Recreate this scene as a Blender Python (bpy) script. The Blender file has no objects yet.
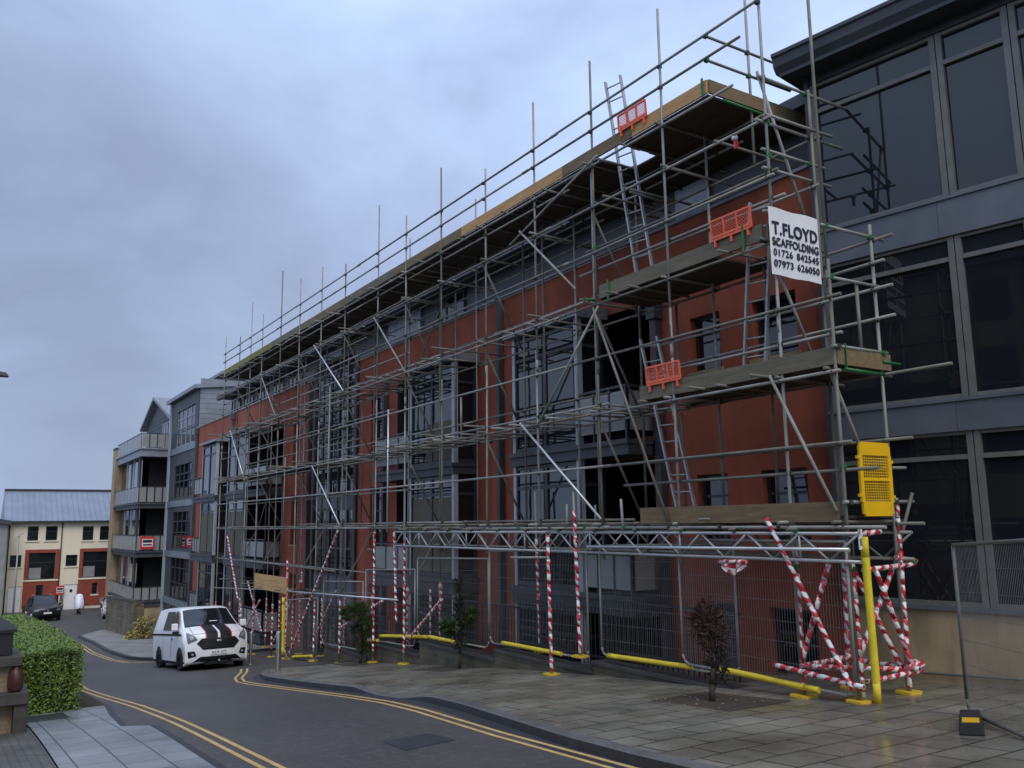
import bpy, math, random
from mathutils import Vector, Matrix
random.seed(7)
S = bpy.context.scene
C = S.collection
R = math.radians
V = Vector
EZ = 2.4                       # eye height above the near pavement

# ------------------------------------------------------------------ terrain profile
HY = [-200, -40, -20, 0, 7.4, 14.5, 24, 34, 55, 75, 400, 900]
HZ = [8, 3.3, 1.9, .48, -.05, -.6, -1.6, -2.5, -3.85, -4.2, -4.8, -5.2]
def h0(y):
    for i in range(len(HY)-1):
        if y <= HY[i+1]:
            t = (y-HY[i])/(HY[i+1]-HY[i]); return HZ[i]+(HZ[i+1]-HZ[i])*t
    return HZ[-1]
def h(y):
    return sum(h0(y+d) for d in (-1.6, -.8, 0, .8, 1.6))/5
def lerp_poly(pts, y):
    if y <= pts[0][1]: return pts[0][0]
    for (x0, y0), (x1, y1) in zip(pts, pts[1:]):
        if y <= y1: return x0+(x1-x0)*(y-y0)/(y1-y0)
    return pts[-1][0]

# ------------------------------------------------------------------ materials
def mat(name, col, rough=.7, metal=0, var=.25, scale=4, bump=0, bscale=40, col2=None, spec=.5, stretch=None, rvar=0, detail=5):
    m = bpy.data.materials.new(name); m.use_nodes = True
    nt = m.node_tree; N = nt.nodes; L = nt.links
    b = N['Principled BSDF']
    b.inputs['Roughness'].default_value = rough; b.inputs['Metallic'].default_value = metal
    b.inputs['Specular IOR Level'].default_value = spec
    tc = N.new('ShaderNodeTexCoord'); mp = N.new('ShaderNodeMapping')
    if stretch: mp.inputs['Scale'].default_value = stretch
    L.new(tc.outputs['Object'], mp.inputs['Vector'])
    nz = N.new('ShaderNodeTexNoise'); nz.inputs['Scale'].default_value = scale; nz.inputs['Detail'].default_value = detail
    nz.inputs['Roughness'].default_value = .6
    L.new(mp.outputs['Vector'], nz.inputs['Vector'])
    rp = N.new('ShaderNodeValToRGB'); rp.color_ramp.elements[0].position = .3; rp.color_ramp.elements[1].position = .7
    c2 = col2 if col2 else tuple(min(1, c*(1+var)) for c in col)
    c1 = col if col2 else tuple(c*(1-var) for c in col)
    rp.color_ramp.elements[0].color = (*c1, 1); rp.color_ramp.elements[1].color = (*c2, 1)
    L.new(nz.outputs['Fac'], rp.inputs['Fac']); L.new(rp.outputs['Color'], b.inputs['Base Color'])
    if rvar:
        mr = N.new('ShaderNodeMapRange'); mr.inputs['From Min'].default_value = .35; mr.inputs['From Max'].default_value = .65
        mr.inputs['To Min'].default_value = max(.03, rough-rvar); mr.inputs['To Max'].default_value = min(1, rough+rvar)
        n3 = N.new('ShaderNodeTexNoise'); n3.inputs['Scale'].default_value = scale*.35; n3.inputs['Detail'].default_value = 4
        L.new(mp.outputs['Vector'], n3.inputs['Vector']); L.new(n3.outputs['Fac'], mr.inputs['Value']); L.new(mr.outputs['Result'], b.inputs['Roughness'])
    if bump:
        n2 = N.new('ShaderNodeTexNoise'); n2.inputs['Scale'].default_value = bscale; n2.inputs['Detail'].default_value = 3
        L.new(mp.outputs['Vector'], n2.inputs['Vector'])
        bp = N.new('ShaderNodeBump'); bp.inputs['Strength'].default_value = bump; bp.inputs['Distance'].default_value = .02
        L.new(n2.outputs['Fac'], bp.inputs['Height']); L.new(bp.outputs['Normal'], b.inputs['Normal'])
    return m

def brick_mat(name, c1, c2, mortar, bw, bh, ms, rough, rot=0, offset=.5, bump=.4, rvar=.15, var=.35, axes='xy', vscale=.9):
    m = bpy.data.materials.new(name); m.use_nodes = True
    nt = m.node_tree; N = nt.nodes; L = nt.links; b = N['Principled BSDF']
    tc = N.new('ShaderNodeTexCoord'); src = tc.outputs['Object']
    sep = N.new('ShaderNodeSeparateXYZ'); cmb = N.new('ShaderNodeCombineXYZ'); L.new(src, sep.inputs[0])
    ids = {'x': 0, 'y': 1, 'z': 2}
    L.new(sep.outputs[ids[axes[0]]], cmb.inputs[0]); L.new(sep.outputs[ids[axes[1]]], cmb.inputs[1])
    mp = N.new('ShaderNodeMapping'); mp.inputs['Rotation'].default_value = (0, 0, rot); L.new(cmb.outputs[0], mp.inputs['Vector'])
    br = N.new('ShaderNodeTexBrick'); L.new(mp.outputs[0], br.inputs['Vector'])
    br.offset = offset
    br.inputs['Color1'].default_value = (*c1, 1); br.inputs['Color2'].default_value = (*c2, 1); br.inputs['Mortar'].default_value = (*mortar, 1)
    br.inputs['Scale'].default_value = 1; br.inputs['Brick Width'].default_value = bw; br.inputs['Row Height'].default_value = bh
    br.inputs['Mortar Size'].default_value = ms; br.inputs['Mortar Smooth'].default_value = .2
    nz = N.new('ShaderNodeTexNoise'); nz.inputs['Scale'].default_value = vscale; nz.inputs['Detail'].default_value = 7; nz.inputs['Roughness'].default_value = .65
    L.new(src, nz.inputs['Vector'])
    mr = N.new('ShaderNodeMapRange'); mr.inputs['From Min'].default_value = .3; mr.inputs['From Max'].default_value = .7
    mr.inputs['To Min'].default_value = 1-var; mr.inputs['To Max'].default_value = 1+var; L.new(nz.outputs['Fac'], mr.inputs['Value'])
    mx = N.new('ShaderNodeVectorMath'); mx.operation = 'SCALE'; L.new(br.outputs['Color'], mx.inputs[0]); L.new(mr.outputs['Result'], mx.inputs['Scale'])
    L.new(mx.outputs[0], b.inputs['Base Color'])
    n3 = N.new('ShaderNodeTexNoise'); n3.inputs['Scale'].default_value = .7; n3.inputs['Detail'].default_value = 6; L.new(src, n3.inputs['Vector'])
    m2 = N.new('ShaderNodeMapRange'); m2.inputs['From Min'].default_value = .38; m2.inputs['From Max'].default_value = .62
    m2.inputs['To Min'].default_value = max(.05, rough-rvar); m2.inputs['To Max'].default_value = rough+rvar
    L.new(n3.outputs['Fac'], m2.inputs['Value']); L.new(m2.outputs['Result'], b.inputs['Roughness'])
    n4 = N.new('ShaderNodeTexNoise'); n4.inputs['Scale'].default_value = 45; L.new(src, n4.inputs['Vector'])
    ad = N.new('ShaderNodeMath'); ad.operation = 'MULTIPLY_ADD'; L.new(n4.outputs['Fac'], ad.inputs[0]); ad.inputs[1].default_value = .25
    iv = N.new('ShaderNodeMath'); iv.operation = 'SUBTRACT'; iv.inputs[0].default_value = 1; L.new(br.outputs['Fac'], iv.inputs[1]); L.new(iv.outputs[0], ad.inputs[2])
    bp = N.new('ShaderNodeBump'); bp.inputs['Strength'].default_value = bump; bp.inputs['Distance'].default_value = .008
    L.new(ad.outputs[0], bp.inputs['Height']); L.new(bp.outputs['Normal'], b.inputs['Normal'])
    return m

def stripe_mat(name, ca, cb, turns):
    m = bpy.data.materials.new(name); m.use_nodes = True
    nt = m.node_tree; N = nt.nodes; L = nt.links; b = N['Principled BSDF']; b.inputs['Roughness'].default_value = .35
    uv = N.new('ShaderNodeUVMap'); sp = N.new('ShaderNodeSeparateXYZ'); L.new(uv.outputs[0], sp.inputs[0])
    tc = N.new('ShaderNodeTexCoord'); nz = N.new('ShaderNodeTexNoise'); nz.inputs['Scale'].default_value = 7; L.new(tc.outputs['Object'], nz.inputs['Vector'])
    a = N.new('ShaderNodeMath'); a.operation = 'MULTIPLY_ADD'; L.new(sp.outputs[1], a.inputs[0]); a.inputs[1].default_value = turns; L.new(sp.outputs[0], a.inputs[2])
    a2 = N.new('ShaderNodeMath'); a2.operation = 'MULTIPLY_ADD'; L.new(nz.outputs['Fac'], a2.inputs[0]); a2.inputs[1].default_value = 1.5; L.new(a.outputs[0], a2.inputs[2])
    f = N.new('ShaderNodeMath'); f.operation = 'FRACT'; L.new(a2.outputs[0], f.inputs[0])
    g = N.new('ShaderNodeMath'); g.operation = 'GREATER_THAN'; L.new(f.outputs[0], g.inputs[0]); g.inputs[1].default_value = .5
    mx = N.new('ShaderNodeMix'); mx.data_type = 'RGBA'; L.new(g.outputs[0], mx.inputs['Factor'])
    mx.inputs[6].default_value = (*ca, 1); mx.inputs[7].default_value = (*cb, 1); L.new(mx.outputs[2], b.inputs['Base Color'])
    bp = N.new('ShaderNodeBump'); bp.inputs['Strength'].default_value = .5; bp.inputs['Distance'].default_value = .02
    n2 = N.new('ShaderNodeTexNoise'); n2.inputs['Scale'].default_value = 30; L.new(tc.outputs['Object'], n2.inputs['Vector'])
    L.new(n2.outputs['Fac'], bp.inputs['Height']); L.new(bp.outputs['Normal'], b.inputs['Normal'])
    return m

def glass_mat(name, col=(.012, .014, .017), rough=.03, wob=.02):
    m = bpy.data.materials.new(name); m.use_nodes = True
    nt = m.node_tree; N = nt.nodes; L = nt.links; b = N['Principled BSDF']
    b.inputs['Base Color'].default_value = (*col, 1); b.inputs['Roughness'].default_value = rough; b.inputs['IOR'].default_value = 1.47
    tc = N.new('ShaderNodeTexCoord'); nz = N.new('ShaderNodeTexNoise'); nz.inputs['Scale'].default_value = .9; nz.inputs['Detail'].default_value = 2
    L.new(tc.outputs['Object'], nz.inputs['Vector'])
    bp = N.new('ShaderNodeBump'); bp.inputs['Strength'].default_value = wob; bp.inputs['Distance'].default_value = .3
    L.new(nz.outputs['Fac'], bp.inputs['Height']); L.new(bp.outputs['Normal'], b.inputs['Normal'])
    return m

def layered(name, c1, c2, rough, scale, st, c3, st3, amt, bump=.25, rvar=0):
    """two-tone weathering with a second, differently stretched layer (rain streaks, aggregate)"""
    m = mat(name, c1, rough, col2=c2, scale=scale, bump=bump, bscale=120 if rvar else 60, stretch=st, detail=9, rvar=rvar)
    nt = m.node_tree; N = nt.nodes; L = nt.links; b = N['Principled BSDF']
    old = b.inputs['Base Color'].links[0].from_socket
    tc = N.new('ShaderNodeTexCoord'); mp = N.new('ShaderNodeMapping'); mp.inputs['Scale'].default_value = st3; L.new(tc.outputs['Object'], mp.inputs['Vector'])
    nz = N.new('ShaderNodeTexNoise'); nz.inputs['Scale'].default_value = 1.0; nz.inputs['Detail'].default_value = 6; nz.inputs['Roughness'].default_value = .62; L.new(mp.outputs['Vector'], nz.inputs['Vector'])
    r_ = N.new('ShaderNodeMapRange'); r_.inputs['From Min'].default_value = .50; r_.inputs['From Max'].default_value = .72; r_.inputs['To Max'].default_value = amt; L.new(nz.outputs['Fac'], r_.inputs['Value'])
    mx = N.new('ShaderNodeMix'); mx.data_type = 'RGBA'; L.new(r_.outputs['Result'], mx.inputs['Factor']); L.new(old, mx.inputs[6]); mx.inputs[7].default_value = (*c3, 1)
    L.new(mx.outputs[2], b.inputs['Base Color']); return m
M = {}
M['red'] = layered('red_render', (.225, .052, .025), (.335, .082, .038), .85, 1.1, (1, 1, .45), (.105, .030, .020), (2.2, 2.2, .10), .45)
M['red_plain'] = mat('red_render', (.185, .043, .025), .85, col2=(.265, .064, .037), scale=1.1, bump=.25, bscale=60, stretch=(1, 1, .45), detail=8)
M['tube'] = mat('galvanised_tube', (.20, .20, .18), .55, metal=.12, col2=(.36, .36, .33), scale=2.2, spec=.3, rvar=.12)
M['tube_dull'] = mat('weathered_tube', (.115, .11, .09), .6, metal=.1, col2=(.22, .21, .175), scale=2.0, spec=.25, rvar=.1)
M['tube_new'] = mat('new_galvanised_tube', (.60, .63, .64), .32, metal=.5, var=.12, scale=3)
M['wire'] = mat('dull_wire', (.20, .205, .205), .55, metal=.4, var=.2)
M['coupler'] = mat('coupler_steel', (.07, .075, .06), .5, metal=.5, var=.4, scale=9)
M['green'] = mat('green_paint', (.015, .14, .035), .5, var=.3, scale=8)
M['wood'] = mat('weathered_board', (.13, .09, .045), .8, col2=(.22, .155, .08), scale=3, stretch=(6, .6, 6), bump=.3, bscale=18)
M['wood_new'] = mat('fresh_board', (.40, .225, .085), .75, col2=(.56, .33, .13), scale=3, stretch=(6, .5, 6), bump=.2, bscale=18)
M['wood_grey'] = mat('grey_board', (.115, .10, .065), .85, col2=(.19, .165, .11), scale=3, stretch=(6, .5, 6), bump=.3, bscale=18)
M['wood_moss'] = mat('mossy_board', (.16, .14, .035), .85, col2=(.26, .22, .06), scale=4, stretch=(4, .8, 4))
M['deck'] = mat('deck_boards', (.035, .027, .018), .9, col2=(.075, .058, .038), scale=2, stretch=(5, .4, 5))
M['tape'] = stripe_mat('red_white_tape', (.74, .74, .72), (.55, .03, .045), 5.5)
M['yellow'] = mat('yellow_foam', (.74, .58, .03), .6, var=.12, scale=6, bump=.15, bscale=25)
M['yplate'] = mat('yellow_plate', (.62, .42, .03), .5, var=.2, scale=10)
M['ygate'] = mat('yellow_plastic', (.80, .47, .01), .4, var=.08, scale=3)
M['orange'] = mat('orange_plastic', (.80, .13, .05), .5, var=.12, scale=5)
M['white'] = mat('white_pvc', (.80, .81, .82), .45, var=.05, scale=3, bump=.1, bscale=4)
M['ink'] = mat('dark_blue_ink', (.02, .02, .05), .6, var=.1)
M['zinc'] = mat('dark_zinc', (.036, .040, .045), .6, metal=.1, col2=(.068, .074, .082), scale=1.5, stretch=(1, 1, .5))
M['zinc_lt'] = mat('light_zinc', (.17, .185, .205), .5, metal=.25, col2=(.25, .27, .30), scale=1.6)
M['frame'] = mat('grey_frame', (.032, .035, .038), .5, var=.2, scale=4)
M['frame_lt'] = mat('pale_frame', (.33, .36, .40), .45, var=.12, scale=4)
M['frame_gb'] = mat('stone_grey_frame', (.13, .13, .115), .5, var=.15, scale=4)
M['band'] = mat('spandrel_zinc', (.085, .095, .11), .5, metal=.15, col2=(.135, .148, .168), scale=.9, rvar=.1)
M['glass'] = glass_mat('dark_glass')
M['glass_gb'] = glass_mat('curtain_glass', (.012, .014, .017), .02, .004)
M['panel'] = mat('frosted_panel', (.20, .205, .20), .35, col2=(.28, .285, .275), scale=1.5)
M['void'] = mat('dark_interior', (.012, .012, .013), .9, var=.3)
M['curtain'] = mat('cream_blind', (.10, .088, .06), .9, var=.2, stretch=(1, 9, 1))
M['stone'] = layered('beige_stone', (.25, .185, .10), (.42, .32, .19), .8, 1.2, (1, 1, .6), (.10, .08, .055), (1.3, 1.3, .35), .75, bump=.2)
M['stone_dk'] = mat('dark_coping', (.055, .05, .045), .75, var=.35, scale=4, bump=.3)
M['plinth'] = brick_mat('plinth_blocks', (.10, .080, .045), (.075, .062, .038), (.035, .03, .02), .62, .16, .008, .7, axes='yz', var=.5, vscale=1.6)
M['block'] = brick_mat('boundary_blocks', (.13, .105, .06), (.10, .085, .05), (.06, .05, .035), .45, .2, .012, .8, axes='xz', var=.4, vscale=1.2)
M['slab_r'] = brick_mat('paving_slabs', (.138, .128, .100), (.178, .166, .132), (.022, .020, .016), .62, .46, .014, .40, var=.45, rvar=.22)
M['slab_l'] = brick_mat('pale_slabs', (.20, .215, .225), (.245, .26, .27), (.06, .065, .065), .66, .46, .011, .40, rot=R(90), var=.22, rvar=.15)
M['slab_f'] = brick_mat('far_slabs', (.20, .20, .19), (.24, .24, .23), (.09, .09, .085), .6, .45, .01, .5, var=.2)
M['setts'] = brick_mat('dark_setts', (.085, .08, .07), (.115, .108, .095), (.03, .03, .026), .21, .105, .010, .6, var=.4)
M['asphalt'] = layered('asphalt', (.047, .044, .039), (.075, .070, .063), .55, .5, (1, .5, 1), (.135, .13, .125), (9, 9, 9), .55, bump=.6, rvar=.16)
M['patch'] = mat('asphalt_patch', (.030, .031, .034), .5, var=.3, scale=5, bump=.6, bscale=110)
M['ground'] = mat('earth', (.06, .058, .045), .9, var=.3, scale=.5)
M['soil'] = mat('soil', (.045, .034, .022), .95, var=.5, scale=14, bump=1, bscale=30)
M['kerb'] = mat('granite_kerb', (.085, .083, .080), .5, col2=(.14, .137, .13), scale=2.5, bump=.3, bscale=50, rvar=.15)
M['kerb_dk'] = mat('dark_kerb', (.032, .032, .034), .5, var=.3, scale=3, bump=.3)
M['yline'] = mat('yellow_paint', (.44, .28, .09), .7, col2=(.62, .43, .17), scale=5, bump=.4, bscale=90, detail=9)
M['cream'] = mat('cream_render', (.72, .64, .46), .85, col2=(.80, .74, .57), scale=.7, stretch=(1, 1, .5), detail=8)
M['brickred'] = mat('red_panel', (.27, .055, .030), .8, var=.22, scale=2)
M['whitepaint'] = mat('white_paint', (.78, .78, .76), .5, var=.05)
M['vanwhite'] = mat('van_paint', (.74, .75, .77), .25, col2=(.84, .85, .87), scale=1.3, detail=6)
M['black'] = mat('black_plastic', (.009, .009, .010), .55, var=.3, scale=6, spec=.25)
M['rubber'] = mat('rubber', (.018, .018, .018), .8, var=.3)
M['carglass'] = glass_mat('car_glass', (.01, .013, .016), .02, 0)
M['carblack'] = mat('car_black', (.013, .014, .018), .2, var=.1)
M['silver'] = mat('silver_paint', (.50, .51, .53), .3, metal=.5, var=.05)
M['lamp'] = mat('headlamp_glass', (.20, .21, .22), .15, metal=.3, var=.35, scale=12)
M['redpaint'] = mat('red_paint', (.55, .03, .04), .4, var=.1)
M['steel'] = mat('brushed_steel', (.42, .42, .41), .3, metal=.85, var=.15, scale=8)
M['iron'] = mat('black_iron', (.012, .012, .014), .5, var=.3)
M['lamppost'] = mat('grey_post', (.28, .29, .29), .5, metal=.3, var=.15)
M['leaf'] = mat('hedge_leaf', (.065, .115, .014), .5, col2=(.15, .23, .03), scale=3.5, detail=8)
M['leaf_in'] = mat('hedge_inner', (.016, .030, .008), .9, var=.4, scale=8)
M['needle'] = mat('conifer_needles', (.026, .055, .014), .65, col2=(.062, .11, .025), scale=3)
M['needle_dk'] = mat('dark_needles', (.012, .020, .010), .7, col2=(.026, .036, .017), scale=4)
M['needle_dead'] = mat('dead_needles', (.035, .019, .013), .85, col2=(.07, .038, .026), scale=5)
M['bark'] = mat('bark', (.035, .026, .018), .9, var=.4, scale=12, bump=.6)
M['gold'] = mat('variegated_leaf', (.25, .23, .03), .6, col2=(.42, .38, .08), scale=7)
M['roofmetal'] = mat('standing_seam', (.175, .20, .245), .42, metal=.25, col2=(.24, .27, .32), scale=.5)
M['terracotta'] = mat('red_glaze', (.07, .028, .020), .35, var=.3, scale=8)
M['brick_lt'] = brick_mat('pier_bricks', (.26, .19, .11), (.20, .14, .08), (.16, .14, .11), .22, .075, .01, .85, axes='xz', var=.25)
M['cover'] = mat('white_cover', (.74, .78, .84), .5, var=.08, scale=4)
M['alu'] = mat('aluminium', (.40, .41, .41), .45, metal=.4, var=.15, scale=5)
M['litterleaf'] = mat('dead_leaf', (.20, .15, .085), .8, var=.4, scale=30)

# ------------------------------------------------------------------ mesh builder
class MB:
    def __init__(s): s.v = []; s.f = []; s.m = []; s.s = []; s.u = {}
    def quad(s, *p, m=0, sm=False):
        i = len(s.v); s.v += [tuple(q) for q in p]; s.f.append(tuple(range(i, i+len(p)))); s.m.append(m); s.s.append(sm); return s
    def box(s, x0, x1, y0, y1, z0, z1, m=0):
        i = len(s.v)
        s.v += [(x0, y0, z0), (x1, y0, z0), (x1, y1, z0), (x0, y1, z0), (x0, y0, z1), (x1, y0, z1), (x1, y1, z1), (x0, y1, z1)]
        for f in ((0, 3, 2, 1), (4, 5, 6, 7), (0, 1, 5, 4), (1, 2, 6, 5), (2, 3, 7, 6), (3, 0, 4, 7)):
            s.f.append(tuple(i+k for k in f)); s.m.append(m); s.s.append(False)
        return s
    def hexa(s, P, m=0):
        i = len(s.v); s.v += [tuple(p) for p in P]
        for f in ((0, 3, 2, 1), (4, 5, 6, 7), (0, 1, 5, 4), (1, 2, 6, 5), (2, 3, 7, 6), (3, 0, 4, 7)):
            s.f.append(tuple(i+k for k in f)); s.m.append(m); s.s.append(False)
        return s
    def bar(s, p, q, a, b, m=0, up=(0, 0, 1)):
        p, q = V(p), V(q); d = (q-p).normalized(); u = V(up)
        if abs(d.dot(u)) > .99: u = V((1, 0, 0))
        r = d.cross(u).normalized(); u = r.cross(d)
        P = []
        for c in (p, q):
            P += [c-r*a-u*b, c+r*a-u*b, c+r*a+u*b, c-r*a+u*b]
        i = len(s.v); s.v += [tuple(x) for x in P]
        for f in ((0, 1, 2, 3), (7, 6, 5, 4), (0, 4, 5, 1), (1, 5, 6, 2), (2, 6, 7, 3), (3, 7, 4, 0)):
            s.f.append(tuple(i+k for k in f)); s.m.append(m); s.s.append(False)
        return s
    def tube(s, p, q, r=.0242, n=8, r2=None, m=0, cap=True):
        p, q = V(p), V(q); d = q-p; ln = d.length; d.normalize()
        u = V((0, 0, 1)) if abs(d.z) < .95 else V((1, 0, 0))
        a = d.cross(u).normalized(); b = d.cross(a); r2 = r if r2 is None else r2
        i = len(s.v)
        for c, rr in ((p, r), (q, r2)):
            for k in range(n):
                t = 2*math.pi*k/n; s.v.append(tuple(c+a*math.cos(t)*rr+b*math.sin(t)*rr))
        for k in range(n):
            k2 = (k+1) % n
            s.u[len(s.f)] = [(k/n, 0), (k/n, ln), ((k+1)/n, ln), ((k+1)/n, 0)]
            s.f.append((i+k, i+n+k, i+n+k2, i+k2)); s.m.append(m); s.s.append(True)
        if cap:
            s.f.append(tuple(i+k for k in range(n))); s.m.append(m); s.s.append(False)
            s.f.append(tuple(i+n+k for k in reversed(range(n)))); s.m.append(m); s.s.append(False)
        return s
    def path(s, pts, r, n=6, m=0):
        for a, b in zip(pts, pts[1:]): s.tube(a, b, r, n, m=m)
        return s
    def lathe(s, c, prof, n=14, m=0):
        i = len(s.v)
        for r, z in prof:
            for k in range(n):
                t = 2*math.pi*k/n; s.v.append((c[0]+r*math.cos(t), c[1]+r*math.sin(t), c[2]+z))
        for j in range(len(prof)-1):
            for k in range(n):
                k2 = (k+1) % n
                s.f.append((i+j*n+k, i+j*n+k2, i+(j+1)*n+k2, i+(j+1)*n+k)); s.m.append(m); s.s.append(True)
        s.f.append(tuple(i+(len(prof)-1)*n+k for k in range(n))); s.m.append(m); s.s.append(False)
        return s
    def grid(s, rows, m=0, sm=True, flip=False):
        i = len(s.v); w = len(rows[0])
        for r in rows: s.v += [tuple(p) for p in r]
        for a in range(len(rows)-1):
            for b in range(w-1):
                f = (i+a*w+b, i+a*w+b+1, i+(a+1)*w+b+1, i+(a+1)*w+b)
                s.f.append(f[::-1] if flip else f); s.m.append(m); s.s.append(sm)
        return s
    def build(s, name, mats, parent=None, bevel=0):
        me = bpy.data.meshes.new(name); me.from_pydata(s.v, [], s.f)
        if not isinstance(mats, (list, tuple)): mats = [mats]
        for x in mats: me.materials.append(x)
        me.polygons.foreach_set('material_index', s.m); me.polygons.foreach_set('use_smooth', s.s)
        if s.u:
            uv = me.uv_layers.new(name='UVMap').data
            for fi, co in s.u.items():
                ls = me.polygons[fi].loop_start
                for k, c in enumerate(co): uv[ls+k].uv = c
        me.update()
        o = bpy.data.objects.new(name, me); C.objects.link(o)
        if parent:
            o.parent = parent
            mw = Matrix.Translation(parent.location) if not parent.parent else Matrix.Translation(parent.parent.location)
            if parent.type == 'EMPTY': o.matrix_parent_inverse = Matrix.Translation(parent.location).inverted()
        if bevel:
            b = o.modifiers.new('b', 'BEVEL'); b.width = bevel; b.segments = 2; b.limit_method = 'ANGLE'
        return o

def tag(o, label=None, cat=None, group=None, kind=None):
    if label: o['label'] = label
    if cat: o['category'] = cat
    if group: o['group'] = group
    if kind: o['kind'] = kind
    return o
def thing(name, label, cat, loc=(0, 0, 0), group=None):
    o = bpy.data.objects.new(name, None); C.objects.link(o); o.location = loc; o.empty_display_size = .2
    return tag(o, label, cat, group)
def structure(o): o['kind'] = 'structure'; return o
def copy_tree(o, parent=None):
    c = o.copy(); C.objects.link(c)
    if parent: c.parent = parent
    for ch in list(o.children): copy_tree(ch, c)
    return c
def text_obj(name, body, size, m, loc, rot, parent=None, width=None, bold=0, extr=.0015):
    cu = bpy.data.curves.new('t', 'FONT'); cu.body = body; cu.size = size; cu.align_x = 'CENTER'; cu.align_y = 'CENTER'
    cu.extrude = extr; cu.offset = bold; cu.resolution_u = 4; cu.space_character = 1.08 if bold > .002 else 1.0
    t = bpy.data.objects.new('t', cu); C.objects.link(t)
    bpy.context.view_layer.update()
    me = bpy.data.meshes.new_from_object(t.evaluated_get(bpy.context.evaluated_depsgraph_get()))
    bpy.data.objects.remove(t); bpy.data.curves.remove(cu)
    xs = [v.co.x for v in me.vertices]; w = max(xs)-min(xs); cx = (max(xs)+min(xs))/2
    k = width/w if width else 1
    mt = Matrix.Translation(loc) @ rot.to_4x4() @ Matrix.Diagonal((k, 1, 1, 1)) @ Matrix.Translation((-cx, 0, 0))
    me.transform(mt); me.materials.clear(); me.materials.append(m); me.name = name
    o = bpy.data.objects.new(name, me); C.objects.link(o)
    if parent:
        o.parent = parent
        if parent.type == 'EMPTY': o.matrix_parent_inverse = Matrix.Translation(parent.location).inverted()
    return o
ROT_FRONT = Matrix.Rotation(R(90), 3, 'X')     # text that faces -Y

# ------------------------------------------------------------------ ground, road, pavements
def ys(y0, y1, step=.8):
    n = max(1, int(round((y1-y0)/step))); return [y0+(y1-y0)*i/n for i in range(n+1)]
def sheet(name, m, xl, xr, y0, y1, dz, step=.8, nx=2):
    b = MB(); rows = []
    for y in ys(y0, y1, step):
        a = xl(y) if callable(xl) else xl; c = xr(y) if callable(xr) else xr
        rows.append([(a+(c-a)*k/nx, y, h(y)+dz) for k in range(nx+1)])
    b.grid(rows, sm=True); return structure(b.build(name, m))
def strip(b, pts, w, dz, step=.5, m=0):
    # painted line following the ground
    P = []
    for (x0, y0), (x1, y1) in zip(pts, pts[1:]):
        L = math.hypot(x1-x0, y1-y0); n = max(1, int(L/step))
        for i in range(n): P.append((x0+(x1-x0)*i/n, y0+(y1-y0)*i/n))
    P.append(pts[-1])
    rows = []
    for i, (x, y) in enumerate(P):
        a = P[max(0, i-1)]; c = P[min(len(P)-1, i+1)]; dx, dy = c[0]-a[0], c[1]-a[1]; l = math.hypot(dx, dy) or 1
        nx_, ny_ = dy/l*w/2, -dx/l*w/2
        rows.append([(x-nx_, y-ny_, h(y-ny_)+dz), (x+nx_, y+ny_, h(y+ny_)+dz)])
    b.grid(rows, m=m, sm=True); return b
def offset(pts, d):
    out = []
    for i, (x, y) in enumerate(pts):
        a = pts[max(0, i-1)]; c = pts[min(len(pts)-1, i+1)]; dx, dy = c[0]-a[0], c[1]-a[1]; l = math.hypot(dx, dy) or 1
        out.append((x+dy/l*d, y-dx/l*d))
    return out

gy = [-200, -100, -60] + ys(-40, 100, 2) + [150, 200, 300, 400, 600, 900]
b = MB(); b.grid([[(x, y, h(y)-.06) for x in (-500, -200, -60, -20, 0, 8, 20, 60, 200, 500)] for y in gy]); structure(b.build('ground', M['ground']))

KR = [(5.55, -12), (5.7, 0), (5.91, 7), (6.05, 8.5), (6.30, 10), (6.62, 12), (6.74, 13.6), (6.66, 15), (6.60, 17), (6.6, 19.6), (6.72, 22.2), (7.0, 23.6), (7.45, 24.6)]
EL = [(2.35, -12), (2.55, 5), (2.63, 10.4), (2.72, 14.9), (2.36, 15.3), (2.5, 17.4), (2.72, 19.7), (2.9, 26), (3.2, 36), (3.4, 45), (2.6, 56), (-6, 60)]
def road_r(y):
    if y < 24.6: return lerp_poly(KR, y)+.05
    if y < 36.1: return 12.4
    return lerp_poly([(6.6, 36.1), (6.05, 37.8), (5.97, 44), (6.4, 52.6), (6.25, 58), (14, 61), (30, 64)], y)+.03
def road_l(y): return lerp_poly(EL, y)-.25
sheet('road', M['asphalt'], road_l, road_r, -14, 81.6, 0, .6, 4)
# right-hand pavement with its kerb (dropped kerb round y = 14 - 15.5)
def kerb_top(y):
    for a, c in ((13.2, 16.2),):
        if a < y < c:
            t = abs(y-(a+c)/2)/((c-a)/2); return .02+.1*max(0, (t-.35)/.65)
    return .12
b = MB(); rows = []
for y in ys(-12, 24.6, .4):
    x0 = lerp_poly(KR, y)+.16
    zt = kerb_top(y)
    rows.append([(x0, y, h(y)+zt-.004), (x0+.6, y, h(y)+max(zt, .1)), (9, y, h(y)+.1), (13.5, y, h(y)+.1)])
b.grid(rows, sm=True); structure(b.build('pavement', M['slab_r']))
b = MB(); rows = []
for y in ys(-12, 24.6, .4):
    x0 = lerp_poly(KR, y); zt = kerb_top(y)
    rows.append([(x0-.012, y, h(y)-.03), (x0, y, h(y)+zt-.015), (x0+.015, y, h(y)+zt), (x0+.17, y, h(y)+zt+.002), (x0+.17, y, h(y)-.03)])
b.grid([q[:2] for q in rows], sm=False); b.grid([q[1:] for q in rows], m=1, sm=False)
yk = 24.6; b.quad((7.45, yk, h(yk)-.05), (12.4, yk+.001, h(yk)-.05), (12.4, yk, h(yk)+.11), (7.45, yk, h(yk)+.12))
structure(b.build('kerb', [M['kerb_dk'], M['kerb']]))
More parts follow.
